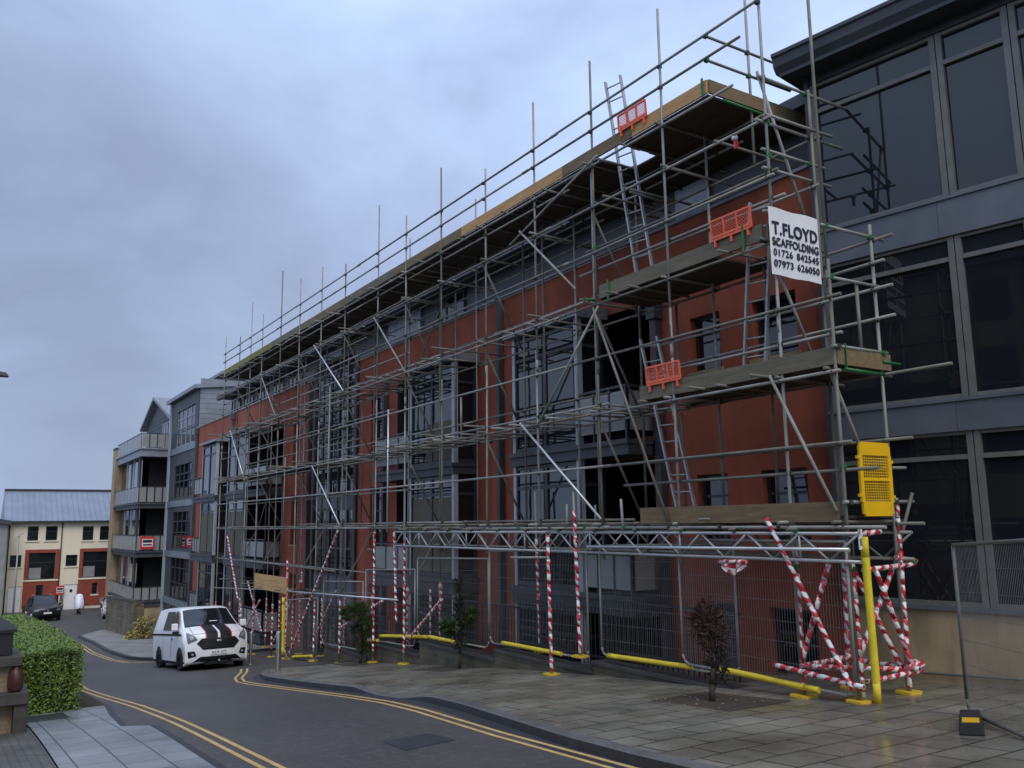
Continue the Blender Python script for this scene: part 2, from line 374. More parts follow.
# far pavement beyond the vehicle crossing
KF = [(6.75, 36.0), (6.2, 37.2), (6.0, 38.5), (5.97, 44), (6.4, 52.6), (6.3, 57.6), (7.6, 60)]
b = MB(); rows = []; krows = []
for y in ys(36, 60, .5):
    x0 = lerp_poly(KF, y)
    rows.append([(x0+.15, y, h(y)+.11), (9, y, h(y)+.11), (12.4, y, h(y)+.11)])
    krows.append([(x0, y, h(y)-.03), (x0+.01, y, h(y)+.11), (x0+.16, y, h(y)+.114)])
b.grid(rows); structure(b.build('pavement', M['slab_f']))
b = MB(); b.grid(krows, sm=False); b.quad((6.75, 36, h(36)-.05), (12.4, 36, h(36)-.05), (12.4, 36, h(36)+.112), (6.75, 36, h(36)+.112))
b.box(7.5, 12.4, 59.95, 60.1, h(60)-.1, h(60)+.11)
structure(b.build('kerb', M['kerb_dk']))
# left pavement: pale slabs by the road, dark setts further in
sheet('pavement', M['slab_l'], lambda y: lerp_poly([(1.05, -12), (1.2, 12), (1.24, 19.8)], y), lambda y: lerp_poly(EL, y), -12, 19.9, .012, .2)
sheet('paving', M['setts'], -6, lambda y: lerp_poly([(1.03, -12), (1.18, 12), (1.22, 19.8)], y), -12, 16.9, .008, .6)
sheet('verge', M['soil'], -6, lambda y: lerp_poly([(2.75, 19.9), (2.95, 26), (3.3, 36), (3.4, 45)], y), 19.9, 52, .02, .8)
b = MB(); strip(b, [(1.55, 17.9), (1.55, 19.2)], .75, .017); structure(b.build('cover_plate', M['patch']))
# painted lines
YL = [(3.2, -12), (3.14, 4), (3.12, 9.9), (3.14, 13.4), (3.2, 18.8), (3.05, 26), (3.4, 36), (3.9, 44), (4.2, 50)]
YR = [(5.4, -12), (5.55, 0), (5.76, 7.1), (5.93, 9.7), (6.22, 12.5), (6.30, 14), (6.26, 16), (6.24, 18.2), (6.2, 21.5), (6.28, 22.8), (6.6, 24.2), (7.3, 26.2), (7.7, 27.6)]
YF = [(7.5, 35.5), (6.3, 35.7), (5.75, 36.6), (5.5, 38.5), (5.45, 44), (5.8, 52)]
for P in (YL, YR, YF):
    b = MB()
    for d in (-.085, .085): strip(b, offset(P, d), .065, .004)
    structure(b.build('yellow_lines', M['yline']))
b = MB(); strip(b, [(x-.11, y) for (x, y) in KR], .2, .003); structure(b.build('gutter_grit', M['patch']))
b = MB(); strip(b, [(x+.03, y) for (x, y) in EL[:8]], .16, .003); structure(b.build('gutter_grit', M['patch']))
b = MB()
b.grid([[(4.62, 9.66, h(9.66)+.005), (5.36, 9.82, h(9.82)+.005)], [(4.66, 10.45, h(10.45)+.005), (5.36, 10.55, h(10.55)+.005)]])
structure(b.build('road_patch', M['patch']))
# tree pits
for (x, y, rx, ry) in ((9.0, 9.0, .62, .8), (9.75, 18.2, .6, .85), (9.7, 23.4, .5, .7)):
    b = MB(); b.grid([[(x-rx, y-ry, h(y-ry)+.105), (x+rx, y-ry, h(y-ry)+.105)], [(x-rx, y+ry, h(y+ry)+.105), (x+rx, y+ry, h(y+ry)+.105)]])
    structure(b.build('tree_pit', M['soil']))

# ------------------------------------------------------------------ main red building
XW, XB = 12.0, 11.3
def wall_with_holes(name, m, x, y0, y1, z0, z1, holes, parent, depth=.22):
    b = MB()
    Y = sorted({y0, y1, *[v for q in holes for v in q[:2]]}); Z = sorted({z0, z1, *[v for q in holes for v in q[2:4]]})
    for a, c in zip(Y, Y[1:]):
        for e, g in zip(Z, Z[1:]):
            my, mz = (a+c)/2, (e+g)/2
            if any(q[0] < my < q[1] and q[2] < mz < q[3] for q in holes): continue
            b.quad((x, a, e), (x, a, g), (x, c, g), (x, c, e))
    for q in holes:
        a, c, e, g = q[:4]; d = q[4] if len(q) > 4 else depth
        if d > 1: continue
        b.quad((x, a, e), (x+d, a, e), (x+d, a, g), (x, a, g)); b.quad((x, c, g), (x+d, c, g), (x+d, c, e), (x, c, e))
        b.quad((x, a, g), (x+d, a, g), (x+d, c, g), (x, c, g)); b.quad((x, c, e), (x+d, c, e), (x+d, a, e), (x, a, e))
    b.box(x+.25, x+.35, y0+.002, y0+.01, z0, z1); b.quad((x, y0, z0), (x+6, y0, z0), (x+6, y0, z1), (x, y0, z1))
    b.quad((x, y1, z0), (x, y1, z1), (x+6, y1, z1), (x+6, y1, z0))
    return b.build(name, m, parent)
red = thing('apartment_building', 'long red rendered apartment building with grey bays and a glazed stair tower, wrapped in scaffolding', 'building', (12, 30, -2))
wins = []      # y0,y1,z0,z1
for (a, c) in ((9.6, 10.6), (11.4, 12.2)): wins += [(a, c, 5.28, 6.38), (a, c, 2.0, 3.27), (a, c, -.4, .9)]
for (a, c) in ((27.2, 28.15), (35.8, 36.7), (52.9, 53.7)): wins += [(a, c, 4.75, 6.9), (a, c, 1.6, 3.7), (a, c, -1.6, .4)]
recess = []
BAYS = [(15.0, 17.6, 13.35, 15.0), (20.7, 23.4, 23.4, 26.0), (41.5, 44.6, 38.0, 41.5), (47.0, 50.2, 50.2, 52.0)]   # bay y0,y1, balcony y0,y1
for (a, c, p, q) in BAYS:
    for (e, g) in ((4.15, 7.0), (.95, 3.72), (-2.2, .5)): recess.append((p+.05, q+(.9 if q == a else 0)-.05, e, g, 1.8))
holes = wins + recess + [(29.4, 33.7, -2.4, 8.44)]
wall_with_holes('wall', M['red'], XW, 9.0, 55.7, -4.5, 8.44, holes, red)
b = MB()
for (y0, y1) in ((9.0, 29.4), (33.7, 55.7)): b.box(XW-.05, XW+.35, y0, y1, 8.443, 8.50)
b.build('coping', M['zinc_lt'], red)
for w in wins:      # recessed windows
    a, c, e, g = w; f = MB()
    x = XW+.15
    for (p, q, r, s) in ((a, a+.06, e, g), (c-.06, c, e, g), (a+.06, c-.06, e, e+.06), (a+.06, c-.06, g-.06, g), (a+.06, c-.06, (e+g)/2+.2, (e+g)/2+.25)): f.box(x, x+.06, p, q, r, s)
    o = f.build('window', M['frame'], red)
    MB().box(x+.03, x+.05, a+.06, c-.06, e+.06, g-.06).build('pane', M['glass'], o)
    if e > 1 or a > 20: MB().box(XW-.06, XW+.15, a-.06, c+.06, e-.06, e-.002).build('sill', M['stone'], o)
for q in recess:    # loggias behind the balconies: dark room, glazed doors
    a, c, e, g, d = q
    b = MB()
    for (yy0, yy1, zz0, zz1) in ((a-.06, a, e-.06, g+.06), (c, c+.06, e-.06, g+.06), (a, c, g, g+.06), (a, c, e-.06, e)): b.box(XW+.003, XW+1.8, yy0, yy1, zz0, zz1)
    b.build('recess_lining', M['frame'], red)
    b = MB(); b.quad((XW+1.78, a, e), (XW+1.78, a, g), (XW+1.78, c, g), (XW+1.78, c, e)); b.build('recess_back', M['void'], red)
    f = MB(); n = 3
    for k in range(n+1):
        y = a+.15+(c-a-.3)*k/n; f.box(XW+1.66, XW+1.72, y-.03, y+.03, e, g)
    f.box(XW+1.66, XW+1.72, a, c, e+2.1, e+2.16)
    o = f.build('balcony_door', M['frame'], red)
    MB().box(XW+1.70, XW+1.71, a, c, e, g).build('pane', M['glass'], o)
for bi, (a, c, p, q) in enumerate(BAYS):
    # bay: three glazed storeys stacked behind corner posts
    near_post = a
    for si, (e, g) in enumerate(((4.06, 6.82), (.95, 3.72), (-2.2, .5))):
        f = MB(); pw = .09
        n = 2
        for k in range(n+1):
            y = a+.05+(c-a-.1)*k/n; t = .05 if k not in (0, n) else .05
            f.box(XB-.03, XB+.03, y-t, y+t, e, g)
        f.box(XB-.025, XB+.025, a, c, g-.55, g-.47); f.box(XB-.025, XB+.025, a, c, e, e+.1); f.box(XB-.025, XB+.025, a, c, g-.08, g)
        f.box(XB+.03, XW, a+.01, a+.06, g-.55, g-.47); f.box(XB+.03, XW, a+.01, a+.06, e, e+.1); f.box(XW-.1, XW-.002, a+.005, a+.065, e, g)
        o = f.build('bay_window', M['frame'], red)
        gl = MB(); gl.quad((XB+.01, a+.05, e), (XB+.01, a+.05, g), (XB+.01, c-.05, g), (XB+.01, c-.05, e))
        gl.quad((XB+.01, a+.05, e), (XW, a+.05, e), (XW, a+.05, g), (XB+.01, a+.05, g))
        gl.quad((XB+.01, c-.05, e), (XB+.01, c-.05, g), (XW, c-.05, g), (XW, c-.05, e))
        gl.build('pane', M['glass'], o)
        if (bi, si) in ((1, 0), (1, 1), (2, 1), (3, 1)):
            z1 = e+1.2 if si == 0 else g-.6
            bl = MB(); bl.quad((XB+.004, a+.12, e+.12), (XB+.004, a+.12, z1), (XB+.004, c-(.95 if si == 0 else .12), z1), (XB+.004, c-(.95 if si == 0 else .12), e+.12)); bl.build('blind', M['curtain'], o)
    MB().box(XB-.06, XB+.07, a-.06, a+.07, -2.6, 6.9).build('corner_post', M['frame_lt'], red)
    MB().box(XB-.045, XB+.05, c-.06, c+.05, -2.6, 6.9).build('corner_post', M['frame_lt'], red)
    b = MB(); b.hexa([(XB-.22, a-.22, 6.9), (XW-.002, a-.22, 6.9), (XW-.002, c+.2, 6.9), (XB-.22, c+.2, 6.9), (XB-.22, a-.22, 7.03), (XW-.002, a-.22, 7.17), (XW-.002, c+.2, 7.17), (XB-.22, c+.2, 7.03)])
    b.build('bay_roof', M['zinc_lt'], red)
    lo, hi = min(a, p), max(c, q)
    for (e, g) in ((3.74, 4.05), (.54, .94), (-2.6, -2.2)):
        b = MB(); b.box(XB-.1, XW-.002, lo-.08, hi+.08, e, g-.1); b.box(XB-.16, XW-.002, lo-.12, hi+.12, g-.097, g); b.build('floor_band', M['zinc'], red)
    for (e, g) in ((4.25, 5.06), (1.05, 1.72), (-2.1, -1.3)):        # balcony with frosted panels
        r = MB(); r.box(XB-.06, XB, p, q, g+.07, g+.12); r.box(XB, XW, (p if q == a else q)-.03, (p if q == a else q)+.03, g+.07, g+.12)
        for k in range(4): y = p+.03+(q-p-.06)*k/3; r.box(XB-.05, XB-.01, y-.02, y+.02, e-.2, g+.07)
        o = r.build('balcony_rail', M['frame'], red)
        pn = MB()
        for k in range(3):
            y0, y1 = p+.06+(q-p-.12)*k/3, p+.06+(q-p-.12)*(k+1)/3
            pn.box(XB-.03, XB-.015, y0+.02, y1-.02, e, g)
        yy = p if q == a else q-.02
        pn.box(XB+.05, XW-.05, yy, yy+.02, e, g)
        pn.build('balcony_panel', M['panel'], o)
# stair tower
f = MB()
ty = [29.42+(33.68-29.42)*k/5 for k in range(6)]
for y in ty: f.box(XW-.06, XW+.02, y-.04, y+.04, -2.4, 8.9)
for z in (-2.3, -.5, .55, 1.55, 3.0, 3.55, 4.6, 5.7, 6.8, 7.7, 8.8): f.box(XW-.05, XW+.02, 29.42, 33.68, z-.04, z+.04)
o = f.build('stair_tower', M['frame'], red)
g = MB(); g.quad((XW-.01, 29.42, -2.4), (XW-.01, 29.42, 8.9), (XW-.01, 33.68, 8.9), (XW-.01, 33.68, -2.4)); g.build('pane', M['glass'], o)
MB().box(XW-.035, XW-.015, 29.46, 33.64, 2.95, 3.6).build('spandrel', M['band'], o)
MB().box(XW-.035, XW-.015, 29.46, 33.64, -.5, .55).build('spandrel', M['band'], o)
MB().box(XW-.12, XW-.065, 29.25, 29.45, -2.4, 8.9).build('tower_edge', M['zinc'], red); MB().box(XW-.12, XW-.065, 33.65, 33.85, -2.4, 8.9).build('tower_edge', M['zinc'], red)
for (y, z0, z1) in ((13.1, -2, 6.9), (19.3, -2.5, 8.44), (26.75, -2.5, 7.2), (34.3, -2.5, 8.4), (46.5, -3, 8.4), (54.9, -3.2, 8.4)):
    b = MB(); b.box(XW-.17, XW-.02, y-.07, y+.07, z0, z1); (b.box(XW-.24, XW-.015, y-.13, y+.13, z1-.35, z1) if y < 15 or y > 40 else None); b.build('drainpipe', M['zinc'], red)
# set-back top storey
b = MB(); b.box(13.2, 19, 9.2, 52, 8.44, 9.95); b.build('penthouse_wall', M['frame'], red)
b = MB(); b.box(12.55, 19.5, 9.1, 52.6, 9.96, 10.06); b.box(12.45, 12.62, 9.0, 52.7, 9.9, 10.14); b.build('roof', M['zinc'], red)
for (y0, y1) in ((12.6, 13.6), (26.5, 29.2), (34.0, 36.5)): MB().box(13.1, 13.197, y0, y1, 8.6, 9.9).build('cladding_panel', M['zinc_lt'], red)
for k in (5, 11, 12, 13, 14, 15):
    y = 10.2+k*2.65
    f = MB()
    for j in range(4): f.box(13.13, 13.197, y+.6*j-.03, y+.6*j+.03, 8.6, 9.8)
    f.box(13.13, 13.197, y, y+1.8, 8.55, 8.61); f.box(13.13, 13.197, y, y+1.8, 9.8, 9.86)
    o = f.build('clerestory_window', M['frame'], red)
    g = MB(); g.quad((13.16, y, 8.61), (13.16, y, 9.8), (13.16, y+1.8, 9.8), (13.16, y+1.8, 8.61)); g.build('pane', M['glass'], o)
MB().box(XW+.3, 13.3, 9.05, 55.6, 8.40, 8.443).build('terrace', M['zinc'], red)

# ------------------------------------------------------------------ glazed building on the right
GP = V((12.06, 8.05, 0)); GD = V((.1607, -.987, 0)).normalized(); GN = V((-GD.y, GD.x, 0))    # GN points into the building
if GN.x < 0: GN = -GN
def gp(s, n, z): return GP+GD*s+GN*n+V((0, 0, z))
def gbox(b, s0, s1, n0, n1, z0, z1, m=0):
    b.hexa([gp(s0, n1, z0), gp(s0, n0, z0), gp(s1, n0, z0), gp(s1, n1, z0), gp(s0, n1, z1), gp(s0, n0, z1), gp(s1, n0, z1), gp(s1, n1, z1)], m); return b
gb = thing('glass_building', 'dark glazed building with grey spandrel bands and a stone plinth, nearest on the right', 'building', tuple(gp(2, 3, 0)))
SE = 9.0
b = MB(); gbox(b, -.92, SE, 0, .3, -1, 1.07); b.build('plinth', M['stone'], gb)
b = MB(); gbox(b, -.95, SE, -.05, .3, 1.073, 1.14); b.build('plinth_cap', M['band'], gb)
b = MB(); gbox(b, -.92, SE, .25, 8, 1.1, 9.99); b.build('core_wall', M['zinc'], gb)
FL = [(1.14, 3.64, 3.27), (4.13, 6.57, 6.23), (7.19, 9.83, 9.33)]
for i, (e, g, t) in enumerate(FL):
    f = MB(); ml = [(-.92, -.80), (1.12, 1.21), (1.225, 1.31)]
    for k in range(1, 8): ml += [(1.12+1.04*k, 1.21+1.04*k), (1.225+1.04*k, 1.31+1.04*k)]
    for (p, q) in ml: gbox(f, p, q, -.02, .10, e, g)
    for (z0, z1) in ((e, e+.06), (g-.05, g), (t-.035, t+.035)):
        for (p, q) in [(-.80, 1.12)] + [(1.31+1.04*k, 2.16+1.04*k) for k in range(7)]: gbox(f, p, q, -.01, .09, z0, z1)
    o = f.build('curtain_wall', M['frame_gb'], gb)
    gl = MB()
    for (p, q) in [(-.80, 1.12)] + [(1.31+1.04*k, 2.16+1.04*k) for k in range(7)]:
        for (z0, z1) in ((e+.06, t-.035), (t+.035, g-.05)):
            gl.quad(gp(p, .05, z0), gp(p, .05, z1), gp(q, .05, z1), gp(q, .05, z0))
    gl.build('pane', M['glass_gb'], o)
for (e, g) in ((3.643, 4.127), (6.573, 7.187)):
    b = MB()
    s = -.92
    while s < SE: gbox(b, s, min(s+1.95, SE), -.06, .25, e, g-.05); s += 1.955
    gbox(b, -.94, SE, -.09, .25, g-.048, g); b.build('spandrel_band', M['band'], gb)
b = MB(); gbox(b, -.92, SE, 0, .3, 9.833, 9.995); gbox(b, -.93, SE, -.03, -.003, 9.85, 9.93); b.build('fascia', M['zinc'], gb)
b = MB(); gbox(b, -1.22, SE, -.42, 8, 9.998, 10.06); b.build('soffit', M['frame'], gb)
b = MB()
P = [(-.42, 10.062), (-.50, 10.17), (-.52, 10.32), (-.56, 10.34), (-.56, 10.40), (.5, 10.46), (8, 11.3), (8, 10.062)]
i0 = len(b.v)
for s in (-1.28, SE):
    for (n, z) in P: b.v.append(tuple(gp(s, n, z)))
k = len(P)
for j in range(k): b.f.append((j, (j+1) % k, k+(j+1) % k, k+j)); b.m.append(0); b.s.append(False)
b.f.append(tuple(range(k))); b.m.append(0); b.s.append(False); b.f.append(tuple(range(k, 2*k))[::-1]); b.m.append(0); b.s.append(False)
b.build('roof', M['zinc'], gb)
b = MB(); b.hexa([gp(-.98, .0, 1.1), gp(-.98, -.06, 1.1), gp(-.90, -.06, 1.1), gp(-.90, .0, 1.1), gp(-.98, .0, 9.99), gp(-.98, -.06, 9.99), gp(-.90, -.06, 9.99), gp(-.90, .0, 9.99)]); b.build('edge_trim', M['frame'], gb)
b = MB(); b.tube(gp(-.6, -.045, .12), gp(3.0, -.045, .30), .018); b.build('conduit', M['frame_gb'], gb)

# ------------------------------------------------------------------ scaffold
sc = thing('scaffold', 'tall galvanised tube scaffold with timber decks along the red apartment building', 'scaffold', (10.5, 24, -1))
XO, XI = 10.0, 11.05
OUT = [(7.42, 12.0), (8.33, 12.6), (10.6, 11.57), (12.64, 11.56), (14.7, 11.59), (16.82, 10.83), (18.98, 11.65), (21.1, 11.0), (23.1, 12.0), (25.65, 10.82), (27.9, 11.3), (30.1, 11.44), (32.4, 12.33), (34.9, 11.12), (36.65, 12.04), (38.45, 10.85), (40.8, 11.29)]
n_part = {}; over = {}
def part(name, b, m, parent=sc):
    """up to 100 of a kind as parts of their own; the rest gathered as one"""
    n_part[name] = n_part.get(name, 0)+1
    if n_part[name] > 99 and parent is sc and name in ('ledger', 'brace', 'tie_tube'):
        R_ = over.setdefault(name, MB()); o = len(R_.v); nf = len(R_.f); R_.v += b.v
        for f in b.f: R_.f.append(tuple(o+k for k in f))
        R_.m += b.m; R_.s += b.s
        for fi, co in b.u.items(): R_.u[nf+fi] = co
        return None
    return b.build(name, m, parent)
coup = MB(); coup_g = MB()
def couple(x, y, z, green=False):
    b = coup_g if green else coup
    r = .034
    b.box(x-r, x+r, y-r, y+r, z-.032, z+.032)
    b.box(x-r-.025, x-r, y-.010, y+.010, z-.010, z+.010)
def base(x, y, parent, z=None):
    z = h(y)+.1 if z is None else z
    b = MB()
    P = [(.16, 0), (.11, .13), (-.11, .13), (-.16, 0), (-.11, -.13), (.11, -.13)]
    i = len(b.v)
    for zz in (z+.003, z+.035):
        for (px, py) in P: b.v.append((x+py, y+px, zz))
    b.f.append(tuple(i+k for k in reversed(range(6)))); b.m.append(0); b.s.append(False)
    b.f.append(tuple(i+6+k for k in range(6))); b.m.append(0); b.s.append(False)
    for k in range(6): b.f.append((i+k, i+(k+1) % 6, i+6+(k+1) % 6, i+6+k)); b.m.append(0); b.s.append(False)
    o = b.build('base_plate', M['yplate'], parent); return o
def tape(p, q, parent, r=.034):
    b = MB(); p, q = V(p), V(q); n = max(1, int((q-p).length/.22)); pr = p
    for k in range(1, n+1):
        nx = p.lerp(q, k/n); b.tube(pr, nx, r*random.uniform(.92, 1.15), 8, r*random.uniform(.92, 1.12)); pr = nx
    # continuous stripe along the joined pieces
    L = (q-p).length/n; cnt = 0
    for fi in sorted(b.u):
        seg = cnt//8; b.u[fi] = [(u, v+seg*L) for (u, v) in b.u[fi]]; cnt += 1
    return b.build('tape_wrap', M['tape'], parent)

GA = lambda y: h(y)+.1 if (y < 24.6 or y > 36) else h(y)
for i, (y, zt) in enumerate(OUT):
    zb = 1.72 if 9 < y < 20 else GA(y)+.02
    b = MB(); x = XO; lean = random.uniform(-.02, .02)
    b.tube((x, y, zb), (x+lean, y+random.uniform(-.03, .03), min(zt, 6.0)), .0245)
    j = random.uniform(5.2, 6.0)
    b.tube((x+lean, y, j), (x+lean*1.6, y+random.uniform(-.02, .02), zt), .0235)
    b.tube((x+lean*.9, y, j-.12), (x+lean, y, j+.12), .030)
    o = part('standard', b, M['tube'] if i % 3 else M['tube_dull'])
    if zb < 1.5:
        base(x, y, o, GA(y))
        if y > 20.5: tape((x, y, GA(y)+.3), (x, y, GA(y)+1.9 if y > 24 else 2.2), o)
INN = [7.42]+[y+random.uniform(-.05, .05) for (y, _) in OUT[1:]]
for i, y in enumerate(INN):
    zt = 6.7 if i == 0 else {2: 10.5, 6: 11.0, 8: 11.1}.get(i, random.uniform(9.2, 9.4))
    zb = 1.72 if 9 < y < 20 else GA(y)+.02
    b = MB(); b.tube((XI, y, zb), (XI+random.uniform(-.02, .02), y, zt), .0245)
    o = part('standard', b, M['tube_dull'] if i % 2 else M['tube'])
    if zb < 1.5:
        base(XI, y, o, GA(y))
        if y > 20.5: tape((XI, y, GA(y)+.3), (XI, y, GA(y)+2.0), o)
b = MB(); b.tube((XI, 9.5, 8.45), (XI, 9.5, 11.7)); part('standard', b, M['tube'])
b = MB(); b.tube((10.62, 7.42, 4.62), (10.62, 7.42, 5.75)); part('standard', b, M['tube_dull'])

def ledger(x, z, y0, y1, m=None, dx=-.052, seg=6.3, end=True, name='ledger'):
    y = y0; k = 0
    while y < y1-.3:
        L = min(seg*random.uniform(.8, 1.0), y1-y)
        if y1-(y+L) < 1.5: L = y1-y
        b = MB(); off = dx+(.0 if k % 2 else 0); dz = random.uniform(-.012, .012)
        b.tube((x+off, y, z+dz), (x+off, y+L, z+random.uniform(-.012, .012)), .0242)
        if y+L < y1-.1: b.tube((x+off, y+L-.1, z), (x+off, y+L+.1, z), .031)
        part(name, b, m or (M['tube'] if random.random() < .6 else M['tube_dull']))
        y += L; k += 1
    for (yy, _) in OUT:
        if y0-.05 < yy < y1+.05: couple(x+dx*.5, yy, z, random.random() < .09)
DECKS = {'A': 2.33, 'B': 4.40, 'C': 6.50, 'D': 9.31}
for (z, y0, y1) in ((2.30, 6.8, 41.1), (3.41, 7.2, 41.2), (4.40, 7.3, 41.1), (5.46, 7.2, 41.0), (6.50, 8.2, 41.0), (7.55, 8.2, 41.1), (8.48, 8.2, 41.0), (9.31, 8.9, 41.0)):
    ledger(XO, z, y0, y1)
for (z, y0) in ((10.05, 8.7), (10.45, 8.2)): ledger(XO, z, y0, 41.0, name='guard_rail')
for (z, y0, y1) in ((3.05, 6.9, 12.05), (4.95, 7.3, 11.2), (7.22, 8.1, 13.2), (7.66, 8.2, 13.0)): ledger(XO, z, y0, y1, dx=.05, name='guard_rail')
ledger(XO, 1.0, 26, 41.0); ledger(XI, .9, 26, 41)
for (z, y0, y1) in ((4.58, 12.4, 22.5), (4.27, 22.0, 40.5), (6.66, 13.0, 41.0), (8.62, 21.0, 40.8), (9.16, 13.5, 40.8), (2.44, 11.8, 30.0), (6.34, 24.0, 38.0)): ledger(XO, z, y0, y1, dx=.05)
for (z, y0, y1) in ((4.60, 13.0, 33.0), (6.62, 22.0, 40.6), (9.12, 10.0, 40.6), (8.9, 14.0, 30.0)): ledger(XI+.25, z, y0, y1, dx=.05)
b = MB(); b.tube((9.95, 41, -.33), (9.95, 30.2, .16)); part('ledger', b, M['tube']); b = MB(); b.tube((9.95, 30.6, .12), (9.95, 21.4, .42)); part('ledger', b, M['tube_new'])
b = MB(); b.tube((11.1, 41, -.3), (11.1, 30, .1)); part('ledger', b, M['tube_dull']); b = MB(); b.tube((10.9, 32, -.05), (10.9, 25.4, .30)); part('ledger', b, M['tube'])
for (z, y0, y1) in ((2.32, 7.0, 41.0), (4.44, 6.4, 41.0), (6.46, 7.1, 41.0), (8.42, 8.2, 41.0), (9.25, 9.3, 41.0)):
    ledger(XI, z, y0, y1, dx=.05)
for (z, y0, y1) in ((3.5, 7.0, 12.4), (5.25, 7.1, 12), (5.7, 7.1, 12.2), (7.6, 8.2, 12.6), (6.1, 7.2, 8.4)): ledger(XI, z, y0, y1, dx=-.05, name='guard_rail')

for (x, y, z0, z1, m) in ((10.07, 21.25, 1.75, 9.3, 'tube_dull'), (10.06, 12.78, 2.2, 9.25, 'tube'), (9.93, 26.75, 2.2, 6.9, 'tube'), (10.06, 36.5, -1.5, 6.6, 'tube_dull'), (10.9, 15.7, 4.4, 9.3, 'tube_dull'), (10.9, 19.9, 4.4, 8.6, 'tube_dull'), (11.3, 23.9, 2.3, 9.2, 'tube_dull'), (11.2, 27.0, 2.3, 6.6, 'tube_dull'), (11.2, 31.2, 2.3, 9.2, 'tube_dull'), (11.25, 33.6, .2, 8.6, 'tube'), (9.95, 31.3, 2.3, 4.9, 'tube'), (11.3, 38.0, .2, 9.2, 'tube_dull'), (11.2, 11.7, 2.3, 6.5, 'tube_dull'), (10.9, 9.3, 2.4, 6.6, 'tube_dull'), (9.94, 22.1, 2.2, 5.6, 'tube_new'), (9.95, 17.9, 4.4, 5.4, 'tube'), (9.95, 13.7, 2.2, 2.75, 'tube'), (9.95, 12.0, 2.2, 2.8, 'tube')):
    b = MB(); b.tube((x, y, z0), (x, y+random.uniform(-.04, .04), z1)); part('standard', b, M[m])
for (x, z, y0, y1, dx) in ((XI, 5.0, 13.5, 30, -.05), (XI, 7.1, 12.6, 40, -.05), (XI, 7.95, 13, 33, .05), (XI, 3.4, 21, 40.5, .05), (XI, 5.9, 24, 40, -.05), (XO, 7.05, 21, 33, .05), (XO, 4.98, 24.5, 37, .05), (XO, 8.05, 24, 41, .05)): ledger(x, z, y0, y1, dx=dx, name='guard_rail')
def transom(y, z, x0=9.85, x1=11.35, m=None):
    b = MB(); b.tube((x0+random.uniform(-.12, .05), y+random.uniform(-.03, .03), z), (x1+random.uniform(-.1, .12), y+random.uniform(-.04, .04), z+random.uniform(-.015, .015)))
    if n_part.get('transom', 0) < 96: part('transom', b, m or (M['tube'] if random.random() < .5 else M['tube_dull']))
    else:
        rest.v_off = len(rest.v); o = len(rest.v); rest.v += b.v; nf = len(rest.f)
        for f in b.f: rest.f.append(tuple(o+k for k in f))
        rest.m += b.m; rest.s += b.s
        for fi, co in b.u.items(): rest.u[nf+fi] = co
rest = MB()
for i, (y, _) in enumerate(OUT):
    for z in (2.36, 4.46, 6.56):
        if z > 6 and y < 8: continue
        transom(y+.06, z)
    if y > 8.5: transom(y+.07, 9.37, 9.85, 12.5 if y < 15.6 else 11.6)
    if y > 8: transom(y-.06, 8.54, 9.9, 11.6)
for a, c in zip(OUT[2:], OUT[3:]):
    for t in (.33, .66):
        y = a[0]+(c[0]-a[0])*t; transom(y, 4.47, 9.78, 11.3)
for a, c in zip(OUT[2:], OUT[3:]):
    y = (a[0]+c[0])/2; transom(y, 2.37, 9.85, 11.3); transom(y, 9.37, 9.9, 12.5 if y < 15.6 else 11.6)
for a, c in zip(OUT[3:], OUT[4:]):
    if random.random() < .8: transom((a[0]+c[0])/2, 6.57, 9.85, 11.4)
for y in (29.0, 31.2, 33.6, 35.8, 37.6, 39.6): transom(y, 4.50, 9.7, 11.2); transom(y, .12, 9.8, 11.3)
for k in range(70):
    a = random.choice(OUT[3:]); transom(a[0]+random.uniform(-.9, .9), random.choice((4.50, 4.62, 6.58, 6.70, 8.54, 9.2, 2.37)), random.choice((9.55, 9.7, 9.85, 10.3)), random.choice((10.6, 11.2, 11.5, 11.7)), random.choice((M['tube'], M['tube_dull'])))
for (y, z) in ((8.6, 4.5), (9.4, 4.48), (9.9, 4.5), (9.2, 6.6), (11.4, 6.55), (9.9, 2.42)): transom(y, z, 9.7, 11.3)
# end frame tubes at the near end, running across
for (z, x0, x1, y) in ((6.5, 9.9, 11.35, 7.42), (5.74, 9.95, 11.2, 7.40), (4.75, 9.9, 11.15, 7.36), (2.62, 9.9, 11.45, 7.36), (3.1, 10.9, 11.4, 7.42), (8.45, 9.8, 11.9, 8.36), (9.2, 9.9, 12.4, 8.36), (7.7, 9.9, 11.5, 8.36), (7.0, 9.85, 11.3, 8.36), (8.0, 9.9, 11.4, 8.36), (10.49, 10.0, 12.1, 9.5), (10.05, 10.0, 12.1, 9.5)):
    b = MB(); b.tube((x0, y, z), (x1, y+random.uniform(-.02, .02), z+.01)); part('end_rail', b, M['tube'] if z < 10 else M['tube_dull'])
    couple(10.02, y, z, random.random() < .6); couple(11.03, y, z, random.random() < .6)
for (y, z) in ((10.3, 8.5), (11.5, 8.5), (12.6, 8.5)):
    b = MB(); b.tube((9.9, y-1.0, z), (11.6, y-1.0, z)); part('end_rail', b, M['tube_dull'])
if rest.v: tag(rest.build('transoms', M['tube_dull'], sc), kind='stuff')
def brace(p, q, m='tube_dull'): b = MB(); b.tube(p, q); return part('brace', b, M[m])
